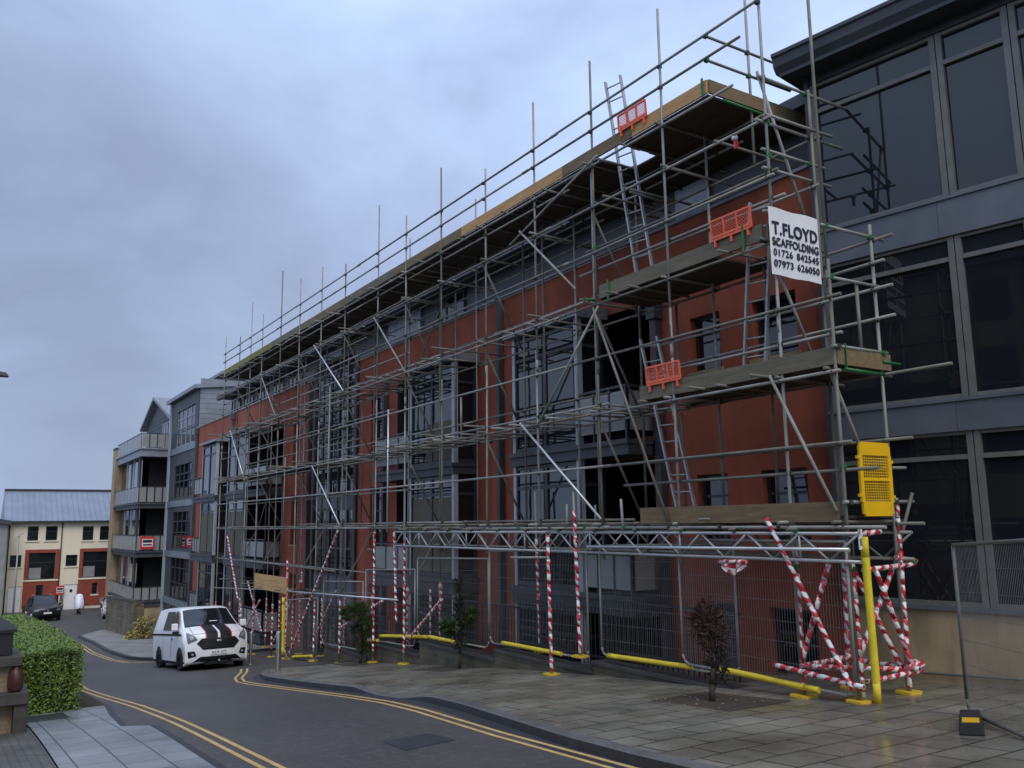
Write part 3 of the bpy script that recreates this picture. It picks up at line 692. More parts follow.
for (a, c, m) in (((15.2, 8.75), (13.2, 6.95), 'tube'), ((15.28, 4.5), (12.6, 2.45), 'tube_new'), ((28.4, 8.6), (25.55, 6.6), 'tube_new'), ((28.3, 4.4), (25.65, 2.4), 'tube_new'), ((39.2, 6.65), (36.6, 4.3), 'tube_new'),
                  ((14.6, 4.4), (12.5, 6.45), 'tube'), ((12.66, 6.45), (10.8, 2.4), 'tube_dull'), ((15.6, 8.55), (12.4, 9.45), 'tube'), ((8.5, 4.5), (7.5, 2.5), 'tube'), ((21.0, 6.5), (23.2, 8.5), 'tube'), ((34.8, 8.6), (32.5, 6.5), 'tube')):
    brace((9.93, a[0], a[1]), (9.93, c[0], c[1]), m)
for i, (y, _) in enumerate(OUT):
    if y < 12: continue
    for (z1, z0) in ((8.45, 6.5), (6.45, 4.5), (4.4, 2.4)):
        if (i+int(z1)) % 2: brace((9.98, y+.05, z1), (11.05, y+.05, z0))
    if y > 21 and i % 2: brace((11.1, y+.05, 2.3), (10.0, y+.05, .3))
brace((9.95, 8.4, 9.3), (11.0, 8.4, 6.75), 'tube'); brace((10.0, 8.4, 6.4), (11.0, 8.4, 4.5), 'tube'); brace((9.98, 7.5, 4.45), (11.0, 7.5, 2.5), 'tube_dull')
brace((11.35, 7.3, 2.75), (10.95, 7.45, 1.65), 'tube_dull'); brace((11.0, 21, 8.4), (11.0, 23, 6.4)); brace((11.0, 30.1, 8.4), (11.0, 32.3, 6.4)); brace((11.0, 38.2, 2.2), (11.0, 36.2, 4.3))
# lattice beams bridging over the pavement
for x in (XO-.06, XI+.06):
    for (y0, y1) in ((7.2, 14.4), (14.2, 21.6)):
        b = MB(); zt, zb_ = 2.205, 1.84
        b.tube((x, y0, zt), (x, y1, zt)); b.tube((x, y0, zb_), (x, y1, zb_)); n = int((y1-y0)/.47); up = True
        for k in range(n):
            a, c = y0+(y1-y0)*k/n, y0+(y1-y0)*(k+1)/n
            b.tube((x, a, zt if up else zb_), (x, c, zb_ if up else zt), .0165, 6); up = not up
            if k % 5 == 2: b.tube((x, a, zt), (x, a, zb_), .018, 6)
        part('lattice_beam', b, M['alu'] if x < 10.5 else M['tube'])
for k in range(12):
    y = 8.2+k*1.15; transom_b = MB().tube((9.8+random.uniform(-.15, .1), y, 2.27), (11.2, y+random.uniform(-.1, .1), 2.27)); part('tie_tube', transom_b, M['tube_dull']); couple(9.95, y, 2.24, random.random() < .4); couple(9.95, y+.3, 2.3, random.random() < .3)
b = MB(); b.tube((9.86, 7.3, 2.0), (9.86, 12.95, 1.95)); part('tie_tube', b, M['tube_new'])
b = MB(); b.tube((9.8, 14.2, 1.72), (9.6, 15.2, 1.70)); part('tie_tube', b, M['tube'])
# legs wrapped in tape under the beams
def leg(p, q, plate=False, pz=None, bare=0):
    b = MB(); b.tube(p, q); o = part('leg', b, M['tube'])
    p_, q_ = V(p), V(q); tape(p_.lerp(q_, bare), q_.lerp(p_, .02) if plate else q_, o)
    if plate: base(q[0], q[1], o, q[2]-.02 if pz is None else pz)
zg = lambda y: h(y)+.12
leg((9.7, 14.0, 2.15), (9.7, 13.95, zg(13.95)), True); leg((9.92, 13.42, 2.98), (9.92, 13.32, -.06), True, bare=.12); leg((11.05, 16.42, 3.1), (11.05, 16.33, -.42), True, bare=.3)
b = MB().tube((11.05, 14.2, 2.2), (11.05, 14.2, 2.75)); part('standard', b, M['tube'])
leg((9.98, 21.72, 2.2), (9.98, 21.54, -.2)); leg((9.98, 18.95, .6), (9.98, 20.75, -.5)); leg((11.05, 21.65, .65), (11.05, 21.65, -.7)); leg((11.05, 21.03, .85), (11.05, 21.03, -.7))
for (a, c) in (((9.93, 39.0, 2.0), (9.93, 36.9, -.6)), ((9.93, 33.8, -.4), (9.93, 36.6, -2.2)), ((9.93, 25.75, 2.25), (9.93, 30.2, -2.0)), ((11.0, 33.0, -.2), (11.0, 35.4, -2.2)), ((9.93, 22.3, .35), (9.93, 25.4, -.65)), ((11.05, 39.6, 0), (11.05, 37.2, -2)), ((11.0, 28.6, .2), (11.0, 31, -1.9))): leg(a, c)
leg((9.95, 30.66, 1.2), (9.95, 30.6, h(30.6)+.03), True, pz=h(30.6)); leg((11.05, 32.32, .93), (11.05, 32.3, .2))
# near end: taped legs, braces and sole tubes
leg((10.05, 8.33, 2.55), (10.02, 8.3, zg(8.3)), True); leg((9.93, 8.72, 2.42), (9.93, 7.45, .2)); leg((10.0, 7.75, 1.8), (10.0, 8.3, .45)); leg((10.04, 7.40, 1.85), (10.06, 7.40, .12)); leg((11.12, 7.40, 2.68), (11.06, 7.40, zg(7.4)), True, bare=.02)
leg((10.46, 7.36, 1.72), (11.1, 7.36, .42)); leg((10.95, 7.44, 1.7), (10.1, 7.44, .62)); leg((11.05, 8.3, 1.8), (11.0, 8.3, .3)); leg((11.05, 8.2, 1.8), (11.05, 7.5, .4))
leg((9.95, 8.75, .36), (9.95, 7.3, .26)); leg((10.0, 7.36, .30), (11.3, 7.36, .33)); leg((9.95, 8.28, .40), (11.2, 8.28, .43)); leg((11.1, 8.6, .38), (11.1, 7.25, .38)); leg((9.95, 7.34, 2.19), (10.6, 7.34, 2.22)); leg((10.2, 7.36, 1.72), (11.35, 7.36, 1.76)); leg((11.0, 7.4, 1.86), (11.45, 7.4, 1.80))
leg((10.0, 8.2, .4), (11.0, 7.45, .36))
b = MB()
for k in range(10):
    a = k*.63; b.tube((11.02+.05*math.cos(a), 7.36+.05*math.sin(a), .33+.012*k), (11.22+.05*math.cos(a+2), 7.34+.06*math.sin(a+2), .40+.006*k), .035)
b.build('tape_wrap', M['tape'], sc)
for (x, y, z) in ((10.02, 8.3, 1.74), (10.05, 7.4, 1.74), (11.1, 7.4, 1.76), (10.05, 7.36, .3), (10.0, 8.3, .36), (11.1, 7.36, .34), (10.3, 7.36, .3), (11.3, 7.36, 1.8), (10.02, 8.33, 7.9), (10.02, 8.33, 8.45)): couple(x, y, z, True)
for nm, R_ in over.items(): tag(R_.build(nm+'s', M['tube_dull'], sc), kind='stuff')
tag(coup.build('couplers', M['coupler'], sc), kind='stuff'); tag(coup_g.build('green_couplers', M['green'], sc), kind='stuff')
# decks and toe boards
def deck(name, x0, x1, y0, y1, z, holes=()):
    b = MB(); n = int(round((x1-x0)/.232)); w = (x1-x0)/n
    for k in range(n):
        a = x0+k*w; y = y0
        while y < y1-.05:
            e = min(y1, y+3.9 if (y > y0 or k % 2) else y+2.2)
            segs = [(y, e)]
            for (hx0, hx1, hy0, hy1) in holes:
                if a+w > hx0 and a < hx1:
                    ns = []
                    for (p, q) in segs:
                        if q < hy0 or p > hy1: ns.append((p, q)); continue
                        if p < hy0: ns.append((p, hy0))
                        if q > hy1: ns.append((hy1, q))
                    segs = ns
            dz = random.uniform(0, .008)
            for (p, q) in segs:
                if q-p > .1: b.box(a+.004, a+w-.004, p+.006, q-.006, z+dz, z+dz+.038)
            y = e
    return b.build(name, M['deck'], sc)
deck('deck', 10.007, 12.45, 9.5, 15.6, 9.40, [(10.2, 10.8, 11.75, 12.45)]); deck('deck', 10.007, 11.4, 15.61, 41, 9.40); deck('deck', 10.007, 11.25, 8.45, 12.55, 6.59, [(10.2, 10.75, 8.6, 9.5)]); deck('deck', 10.007, 11.2, 7.4, 11.5, 4.49, [(10.3, 10.8, 10.9, 11.5)]); deck('deck', 10.007, 11.2, 7.45, 11.4, 2.40)
deck('deck', 10.007, 11.2, 29.5, 40.8, 4.53)
def toe(y0, y1, z, hgt, m, x=9.985): b = MB(); b.box(x-.02, x+.02, y0+.005, y1-.005, z, z+hgt); part('toe_board', b, M[m])
for (a, c, m) in ((9.48, 11.4, 'wood_new'), (11.4, 13.6, 'wood'), (13.6, 17.9, 'wood_new'), (17.9, 21.8, 'wood'), (21.8, 25.7, 'wood_grey'), (25.7, 29.6, 'wood'), (29.6, 33.5, 'wood_grey'), (33.5, 37.4, 'wood_moss'), (37.4, 41, 'wood_moss')): toe(a, c, 9.44, .24, m)
toe(8.5, 12.5, 6.60, .26, 'wood_grey'); toe(7.4, 11.45, 4.50, .25, 'wood_grey'); toe(7.5, 11.55, 2.36, .27, 'wood')
for (x0, x1, y, z, m) in ((10.0, 12.45, 9.47, 9.44, 'wood'), (10.0, 11.2, 7.38, 4.5, 'wood'), (10.0, 11.2, 8.44, 6.6, 'wood_grey'), (10.0, 11.2, 40.9, 9.44, 'wood_moss')):
    b = MB(); b.box(x0, x1, y-.02, y+.02, z, z+.24); part('toe_board', b, M[m])
b = MB()
for k in range(3): b.box(9.9, 9.94, 30.6, 34.5, .02+k*.19, .02+k*.19+.183)
part('toe_board', b, M['wood_new'])
for (x, y, z0, z1) in ((9.95, 8.85, 6.5, 6.95), (9.96, 12.2, 6.5, 6.9), (10.18, 7.35, 4.45, 4.8), (9.96, 9.55, 9.4, 9.72)):
    b = MB(); b.box(x-.035, x-.02, y-.02, y+.02, z0, z1); part('board_clip', b, M['green'])
for (x0, x1, y, z) in ((11.0, 11.45, 7.36, 4.62), (10.1, 11.0, 7.33, 4.43), (9.75, 10.05, 12.7, 6.62), (10.3, 12.2, 9.44, 9.38)):
    b = MB(); b.tube((x0, y, z), (x1, y+.02, z)); part('board_clip', b, M['green'])

# ------------------------------------------------------------------ things carried by the scaffold
def ladder(name, label, foot, top, half, rungs, m='alu'):
    t = thing(name, label, 'ladder', foot, 'ladders on the scaffold'); f, q = V(foot), V(top); d = (q-f).normalized(); side = V((0, 1, 0)) if abs(d.y) < .35 else V((1, 0, 0))
    if isinstance(half, tuple): side = V(half[1]).normalized(); half = half[0]
    for s in (-1, 1): MB().bar(f+side*s*half, q+side*s*half, .034, .016, up=side).build('stile', M[m], t)
    for k in range(rungs):
        p = f.lerp(q, (k+.5)/rungs); MB().tube(p-side*half, p+side*half, .015, 6).build('rung', M[m], t)
    return t
ladder('ladder', 'tallest ladder, sticking up through the top deck against the sky', (10.62, 11.85, 6.64), (10.35, 12.35, 11.15), (.19, (.2, -1, 0)), 15)
ladder('ladder', 'ladder rising from the middle deck behind the white banner', (10.55, 9.35, 4.54), (10.5, 8.95, 7.5), (.19, (.2, -1, 0)), 10)
ladder('ladder', 'ladder rising from the lowest deck beside the lower orange guard', (10.62, 11.05, 2.45), (10.5, 11.75, 5.75), (.19, (.2, -1, 0)), 11)

def mesh_panel(b, P, U, W, nu, nw, r, diag=False, m=0):
    """wires over a parallelogram P + u U + w W"""
    P, U, W = V(P), V(U), V(W)
    if diag:
        n = nu+nw
        for k in range(1, n):
            a = k/nu
            for sgn in (0, 1):
                # diagonal lines clipped to the cell
                t0, t1 = max(0, a-nw/nu), min(1, a)
                p0 = (t0, (a-t0)*nu/nw); p1 = (t1, (a-t1)*nu/nw)
                if sgn: p0, p1 = (1-p0[0], p0[1]), (1-p1[0], p1[1])
                b.bar(P+U*p0[0]+W*p0[1], P+U*p1[0]+W*p1[1], r, r, m)
    else:
        for k in range(nu+1): b.bar(P+U*(k/nu), P+U*(k/nu)+W, r, r, m)
        for k in range(nw+1): b.bar(P+W*(k/nw), P+W*(k/nw)+U, r, r, m)
def brick_guard(label, y0, y1, z0, z1, dz=0):
    t = thing('brick_guard', label, 'brick guard', (9.94, y0, z0), 'orange guards clipped to the toe boards')
    f = MB(); x = 9.935
    P = V((x, y0, z0)); U = V((0, y1-y0, dz)); W = V((-.02, 0, z1-z0))
    for k in range(4): f.bar(P+U*(k/3), P+U*(k/3)+W, .014, .014)
    for k in (0, 1): f.bar(P+W*k, P+W*k+U, .014, .016)
    f.bar(P+W*.15, P+W*.15+U, .012, .02)
    for k in (.08, .5, .92): f.bar(P+U*k-V((0, 0, .12)), P+U*k, .014, .022)
    f.build('frame', M['orange'], t)
    b = MB()
    for k in range(3): mesh_panel(b, P+U*(k/3)+V((-.001, 0, 0)), U/3, W, 5, 6, .0035, True)
    b.build('mesh', M['orange'], t); return t
brick_guard('orange guard on the top deck edge, seen against the sky', 11.72, 10.95, 9.66, 9.96)
brick_guard('orange guard on the toe board left of the white banner', 9.5, 8.68, 6.86, 7.18)
brick_guard('lowest orange guard, on the middle deck beside a ladder', 11.2, 10.38, 4.74, 5.04)

# company banner
t = thing('banner', 'white banner with T.FLOYD SCAFFOLDING and phone numbers, tied to the scaffold end', 'banner', (10.42, 8.24, 6.5))
b = MB(); rows = []
for i in range(9):
    w = i/8
    rows.append([(9.83+1.12*k/8+.03*(1-w)*0, 8.25+.004*math.sin(k*.9+i*.6)*(1 if k not in (0, 8) else 0), 5.98+1.05*w+.008*math.sin(k*1.3)*(1 if i in (0, 8) else 0)) for k in range(9)])
b.grid(rows, flip=False)
b.build('sheet', M['white'], t)
for (s, z, size, w, bold) in (('T.FLOYD', 6.70, .27, 1.03, .009), ('SCAFFOLDING', 6.49, .175, 1.05, .0055), ('01726 842545', 6.325, .15, 1.03, .0035), ('07973 626050', 6.155, .15, 1.03, .0035)):
    parts = s.split(' '); x0 = 10.395-w/2; n = len(s)
    for k, wd in enumerate(parts):
        ww = w if len(parts) == 1 else w*(len(wd)/n if k == 0 else len(wd)/n)
        xc = 10.395 if len(parts) == 1 else (x0+ww/2 if k == 0 else x0+w-ww/2)
        text_obj('lettering', wd, size, M['ink'], (xc, 8.238, z), ROT_FRONT, t, ww, bold)
# yellow ladder gate
t = thing('ladder_gate', 'yellow plastic ladder gate with two mesh panels, leaning at the scaffold end', 'gate', (10.52, 7.27, 2.43))
def gq(u, w): return V((10.15+.70*u+.035*(1-w), 7.28-.03*w, 2.43+1.0*w+.0*u))
f = MB()
def gslab(u0, u1, w0, w1, th=.035):
    A = [gq(u0, w0), gq(u1, w0), gq(u1, w1), gq(u0, w1)]; n = V((0, 1, 0))
    f.hexa([A[0], A[1], A[1]+n*th, A[0]+n*th, A[3], A[2], A[2]+n*th, A[3]+n*th])
gslab(.03, .97, .03, .19); gslab(0, 1, .1899, .1901); gslab(0, .1, .19, .82); gslab(.9, 1, .19, .82); gslab(.1, .9, .475, .515); gslab(.02, .98, .82, .95); gslab(.06, .94, .95, .985); gslab(.08, .92, .985, 1.0); gslab(.08, .92, 0, .03)
for (u, w) in ((-.06, .26), (-.06, .77), (1.0, .24), (1.0, .72)): gslab(u, u+.06, w, w+.04)
f.build('frame', M['ygate'], t, bevel=.006)
b = MB(); 
for (w0, w1) in ((.19, .475), (.515, .82)): mesh_panel(b, gq(.1, w0)+V((0, .015, 0)), gq(.9, w0)-gq(.1, w0), gq(.1, w1)-gq(.1, w0), 11, 8, .0045)
b.build('mesh', M['ygate'], t)
# foam sleeves
def sleeve(label, p, q, r=.05, kind='foam_sleeve', grp='yellow foam sleeves on the site fencing'):
    b = MB(); p, q = V(p), V(q); n = 8; pts = [p.lerp(q, k/n)+V((0, 0, random.uniform(-.002, .002))) for k in range(n+1)]
    for k in range(n): b.tube(pts[k], pts[k+1], r*random.uniform(.96, 1.05), 12, cap=(k in (0, n-1)))
    return tag(b.build(kind, M['yellow'], None), label, 'foam sleeve', grp)
sleeve('upright yellow foam sleeve round the near corner pole', (10.04, 7.20, 2.16), (10.10, 7.22, .06), .05)
sleeve('upright yellow foam sleeve by the taped legs behind the van', (9.95, 30.95, -.12), (9.95, 30.85, h(30.9)+.15), .07)
# inspection tag, lamps, tape scrap
t = thing('inspection_tag', 'small white inspection tag hung on the near corner pole', 'tag', (9.98, 7.24, 2.15))
MB().box(9.945, 10.015, 7.20, 7.215, 2.0, 2.28).build('holder', M['white'], t); MB().box(9.955, 10.005, 7.194, 7.199, 2.05, 2.14).build('insert', M['lamp'], t)
for (x, y, z, lab) in ((10.0, 8.95, 8.42, 'site lamp with red bracket clamped under the top deck near the banner'), (10.95, 32.1, .32, 'white site lamp on a taped leg behind the van')):
    t = thing('site_lamp', lab, 'lamp', (x, y, z)); MB().lathe((x-.02, y, z-.03), [(.02, 0), (.045, .01), (.05, .05), (.03, .08)]).build('lens', M['white'], t); MB().box(x-.03, x+.03, y-.02, y+.02, z-.17, z-.031).build('bracket', M['redpaint'], t)
b = MB()
b.grid([[(9.88+.03*math.sin(k*1.7+j), 9.65-.075*k, 1.78-.11*j*(1-abs(k-3.5)/5)+.01*math.sin(k*3)) for k in range(8)] for j in range(3)], sm=False)
for fi in range(len(b.f)): b.u[fi] = [(0, fi*.045), (0, fi*.045+.045), (.3, fi*.045+.045), (.3, fi*.045)]
b.tube((9.88, 9.66, 1.78), (9.88, 9.1, 1.79), .03)
tag(b.build('barrier_tape', M['tape']), 'crumpled red and white tape hanging from the fence rail', 'tape')

# ------------------------------------------------------------------ fence panels
def fence_panel(label, p0, p1, z0, z1, height=2.0, group='mesh fence panels along the scaffold', m='tube', bars=34):
    A = V((p0[0], p0[1], z0)); B = V((p1[0], p1[1], z1)); t = thing('mesh_fence', label, 'fence', tuple(A), group); H = V((0, 0, height))
    f = MB(); r = .021; U = (B-A); u = U.normalized(); cr = .14
    lo = [A+H, A+V((0, 0, cr)), A+V((0, 0, cr*.35))+u*cr*.3, A+u*cr, B-u*cr, B+V((0, 0, cr*.35))-u*cr*.3, B+V((0, 0, cr)), B+H]
    f.path(lo, r, 8); f.path([A+H, B+H], r, 8); f.build('frame', M[m], t)
    w = MB(); n = bars*2
    for k in range(1, n): P = A+U*(k/n); w.bar(P+V((0, 0, .03)), P+H, .0017, .0017)
    for k in range(1, 7): w.bar(A+H*(k/7), B+H*(k/7), .0022, .0022)
    w.build('wire_mesh', M['wire'], t); return t
fence_panel('mesh fence panel nearest the corner pole, under the banner end', (9.97, 7.43), (10.08, 10.75), .12, .12, 1.98, m='tube')
fence_panel('mesh fence panel behind the brown dead conifer', (10.14, 9.6), (10.14, 12.95), .06, -.02, 1.98, m='tube')
fence_panel('mesh fence panel just left of the brown conifer, beside two taped legs', (10.14, 13.35), (10.14, 16.95), -.13, -.22, 2.0)
fence_panel('mesh fence panel behind the tall slim green conifer', (10.14, 17.0), (10.14, 20.6), -.34, -.42, 1.95)
fence_panel('mesh fence panel between the two green conifers', (10.14, 20.75), (10.14, 24.0), -.72, -.85, 1.95)
fence_panel('mesh fence panel behind the rounded green conifer', (10.14, 24.2), (10.14, 27.5), -1.2, -1.35, 1.95)
fence_panel('mesh fence panel at the foot of the taped diagonal brace', (10.0, 27.6), (9.9, 30.4), h(28.5)+.13, h(30)+.02, 1.95)
for (lab, a, c) in (('yellow foam sleeve right of the brown conifer', (9.95, 8.0, .12), (10.06, 9.95, .14)), ('yellow foam sleeve left of the brown conifer', (10.12, 10.6, .07), (10.12, 12.75, .0)), ('yellow foam sleeve under the two taped legs', (10.12, 14.2, -.14), (10.12, 16.4, -.16)),
                    ('short yellow foam sleeve right of the slim conifer', (10.12, 18.5, -.37), (10.12, 19.9, -.38)), ('yellow foam sleeve left of the slim conifer', (10.12, 20.0, -.40), (10.12, 22.9, -.66)), ('short yellow foam sleeve behind the rounded conifer', (10.12, 23.0, -.80), (10.12, 24.6, -.98)), ('yellow foam sleeve lying at the far fence foot', (9.96, 27.9, h(27.9)+.17), (9.9, 29.7, h(29.7)+.1))):
    sleeve(lab, a, c, .043)
p = fence_panel('loose grey mesh fence panel in a rubber block at the right edge', (9.90, 5.91), (7.74, 3.37), .20, .36, 1.88, None, 'frame_gb', 40)
t = thing('fence_foot', 'black rubber fence foot with a yellow reflector patch on the wet slabs', 'fence foot', (9.95, 5.95, .15))
dv = V((.86, .51, 0)); nv = V((.51, -.86, 0)); a0 = V((8.84, 5.26, 0)); a1 = a0+dv*.92
def fz(q, dz): return V((q.x, q.y, h(q.y)+dz))
f = MB(); f.hexa([fz(q, .103) for q in (a0-nv*.12, a0+nv*.12, a1+nv*.12, a1-nv*.12)]+[fz(q, .225) for q in (a0+dv*.03-nv*.10, a0+dv*.03+nv*.10, a1-dv*.03+nv*.10, a1-dv*.03-nv*.10)])
f.build('block', M['rubber'], t, bevel=.015)
MB().hexa([fz(q, .2) for q in (a0+dv*.05-nv*.08, a0+dv*.05+nv*.08, a0+dv*.32+nv*.08, a0+dv*.32-nv*.08)]+[fz(q, .231) for q in (a0+dv*.05-nv*.08, a0+dv*.05+nv*.08, a0+dv*.32+nv*.08, a0+dv*.32-nv*.08)]).build('reflector', M['ygate'], t)
# plinth wall with its coping, railings behind
t = thing('garden_wall', 'low stone block wall under the fence panels along the pavement', 'wall', (10.25, 18, -1))
b = MB(); cpb = MB()
WT = [(9.7, 10.1, -.12), (10.1, 13.2, -.14), (13.2, 16.7, -.32), (16.7, 20.4, -.52), (20.4, 23.7, -.88), (23.7, 27.2, -1.32)]
for (a, c, z) in WT: b.box(10.1, 10.42, a, c, h(c)-.3, z-.06); cpb.box(10.06, 10.46, a, c, z-.058, z)
b.build('masonry', M['plinth'], t); cpb.build('coping', M['stone_dk'], t)
t = thing('railing', 'black iron railing behind the mesh fence above the low wall', 'railing', (10.75, 18, -1))
r = MB(); bars = MB(); 
for (a, c, z) in WT[1:]:
    r.box(10.72, 10.76, a, c, z+1.02, z+1.06); r.box(10.72, 10.76, a, c, z+.1, z+.14)
    y = a+.06
    while y < c: bars.box(10.732, 10.748, y-.009, y+.009, z-.4, z+1.02); y += .13
r.build('rails', M['iron'], t); tag(bars.build('bars', M['iron'], t), kind='stuff')

# ------------------------------------------------------------------ conifers
def conifer(label, x, y, clumps, m, trunk_h, lean=0, n=900, ln=.12):
    z0 = h(y)+.1; t = thing('conifer', label, 'tree', (x, y, z0))
    b = MB(); pts = [V((x+lean*k/5+random.uniform(-.03, .03)*(k > 0), y+random.uniform(-.03, .03)*(k > 0), z0+trunk_h*k/5)) for k in range(6)]
    for k in range(5): b.tube(pts[k], pts[k+1], .045*(1-.14*k), 7, .045*(1-.14*(k+1)))
    for (cx, cy, cz, rx, rz, mi) in clumps:
        k = min(5, max(1, int(cz/trunk_h*5))); b.tube(pts[k]-V((0, 0, .15)), (x+cx, y+cy, z0+cz), .018, 5, .006)
    b.build('trunk', M['bark'], t)
    f = MB()
    for (cx, cy, cz, rx, rz, mi) in clumps:
        for k in range(int(n*rx*rx*12)):
            while 1:
                q = V((random.uniform(-1, 1), random.uniform(-1, 1), random.uniform(-1, 1)))
                if q.length < 1: break
            if q.length < .45 and random.random() < .6: q = q.normalized()*random.uniform(.5, 1)
            q *= 1+.22*math.sin(q.x*7+cz*5)*math.cos(q.y*6+q.z*5)
            p = V((x+cx+q.x*rx, y+cy+q.y*rx, z0+cz+q.z*rz))
            d = (q.normalized()*.8+V((random.uniform(-1, 1), random.uniform(-1, 1), random.uniform(-.3, .9)))*.7).normalized()
            s = d.orthogonal().normalized(); s.rotate(Matrix.Rotation(random.uniform(0, 6.28), 3, d))
            L = ln*random.uniform(.6, 1.3); w = L*.11
            f.quad(p-s*w, p+s*w, p+d*L*.6+s*w*.8, p+d*L, p+d*L*.6-s*w*.8, m=mi)
            f.quad(p-d.cross(s)*w, p+d.cross(s)*w, p+d*L*.9, m=mi)
    f.build('crown', m, t)
G2 = [M['needle'], M['needle_dk']]
conifer('rounded green conifer of uneven tufts, nearest the steel bollards', 9.75, 23.4, [(-.26, 0, 1.40, .33, .19, 0), (-.04, 0, 1.50, .27, .15, 0), (.14, -.1, 1.12, .22, .11, 0), (-.12, 0, .96, .15, .08, 1), (.24, 0, .80, .19, .09, 0), (.0, 0, .60, .13, .06, 1), (.20, 0, .40, .24, .12, 0)], G2, 1.4, n=480, ln=.12)
conifer('tall slim dark conifer with pale green side shoots', 9.8, 17.75, [(0, 0, .75, .13, .34, 1), (.02, 0, 1.2, .12, .36, 1), (-.02, 0, 1.6, .09, .30, 1), (-.36, -.1, .98, .17, .11, 0), (-.22, 0, .84, .14, .09, 0), (.30, -.1, 1.22, .12, .10, 0), (.22, 0, 1.06, .12, .09, 0), (0, 0, 1.9, .05, .16, 1)], G2, 1.6, n=900, ln=.12)
conifer('brown dead conifer in the soil square beside the right-hand fence', 9.0, 9.05, [(-.05, 0, 1.05, .25, .22, 0), (.08, 0, .88, .2, .2, 0), (.14, 0, .52, .16, .2, 1), (.0, .05, 1.2, .18, .14, 0), (.16, 0, .32, .11, .1, 1)], [M['needle_dead'], M['bark']], 1.1, lean=.05, n=430, ln=.10)
# dead leaves in the soil squares
b = MB()
for k in range(75):
    x0, y0, sx, sy = random.choice([(9.0, 9.0, .6, .78), (9.75, 18.2, .58, .8), (9.0, 9.0, .75, .9)])
    x, y = x0+random.uniform(-1, 1)*sx, y0+random.uniform(-1, 1)*sy; a = random.uniform(0, 6.28); s = random.uniform(.010, .024); z = h(y)+.112
    b.quad(*[(x+s*math.cos(a+j*1.57)*(1.5 if j % 2 else 1), y+s*math.sin(a+j*1.57), z+random.uniform(0, .015)) for j in range(4)])
tag(b.build('fallen_leaves', M['litterleaf']), 'scattered dead leaves on the soil squares', 'leaves', kind='stuff')

# ------------------------------------------------------------------ bollards
def bollard(label, x, y):
    z = h(y)+(.1 if y < 24.6 else 0); t = thing('bollard', label, 'bollard', (x, y, z), 'brushed steel bollards at the vehicle crossing')
    MB().lathe((x, y, z), [(.055, 0), (.055, 1.02), (.05, 1.035), (.02, 1.045)], 14).build('post', M['steel'], t)
    MB().lathe((x, y, z), [(.10, .002), (.10, .012), (.056, .02)], 14).build('base_flange', M['steel'], t)
bollard('nearer steel bollard of the pair on the kerb corner', 7.5, 23.7); bollard('steel bollard standing just behind the nearest one', 7.72, 24.3); bollard('slim steel bollard right beside the van', 8.45, 29.6)

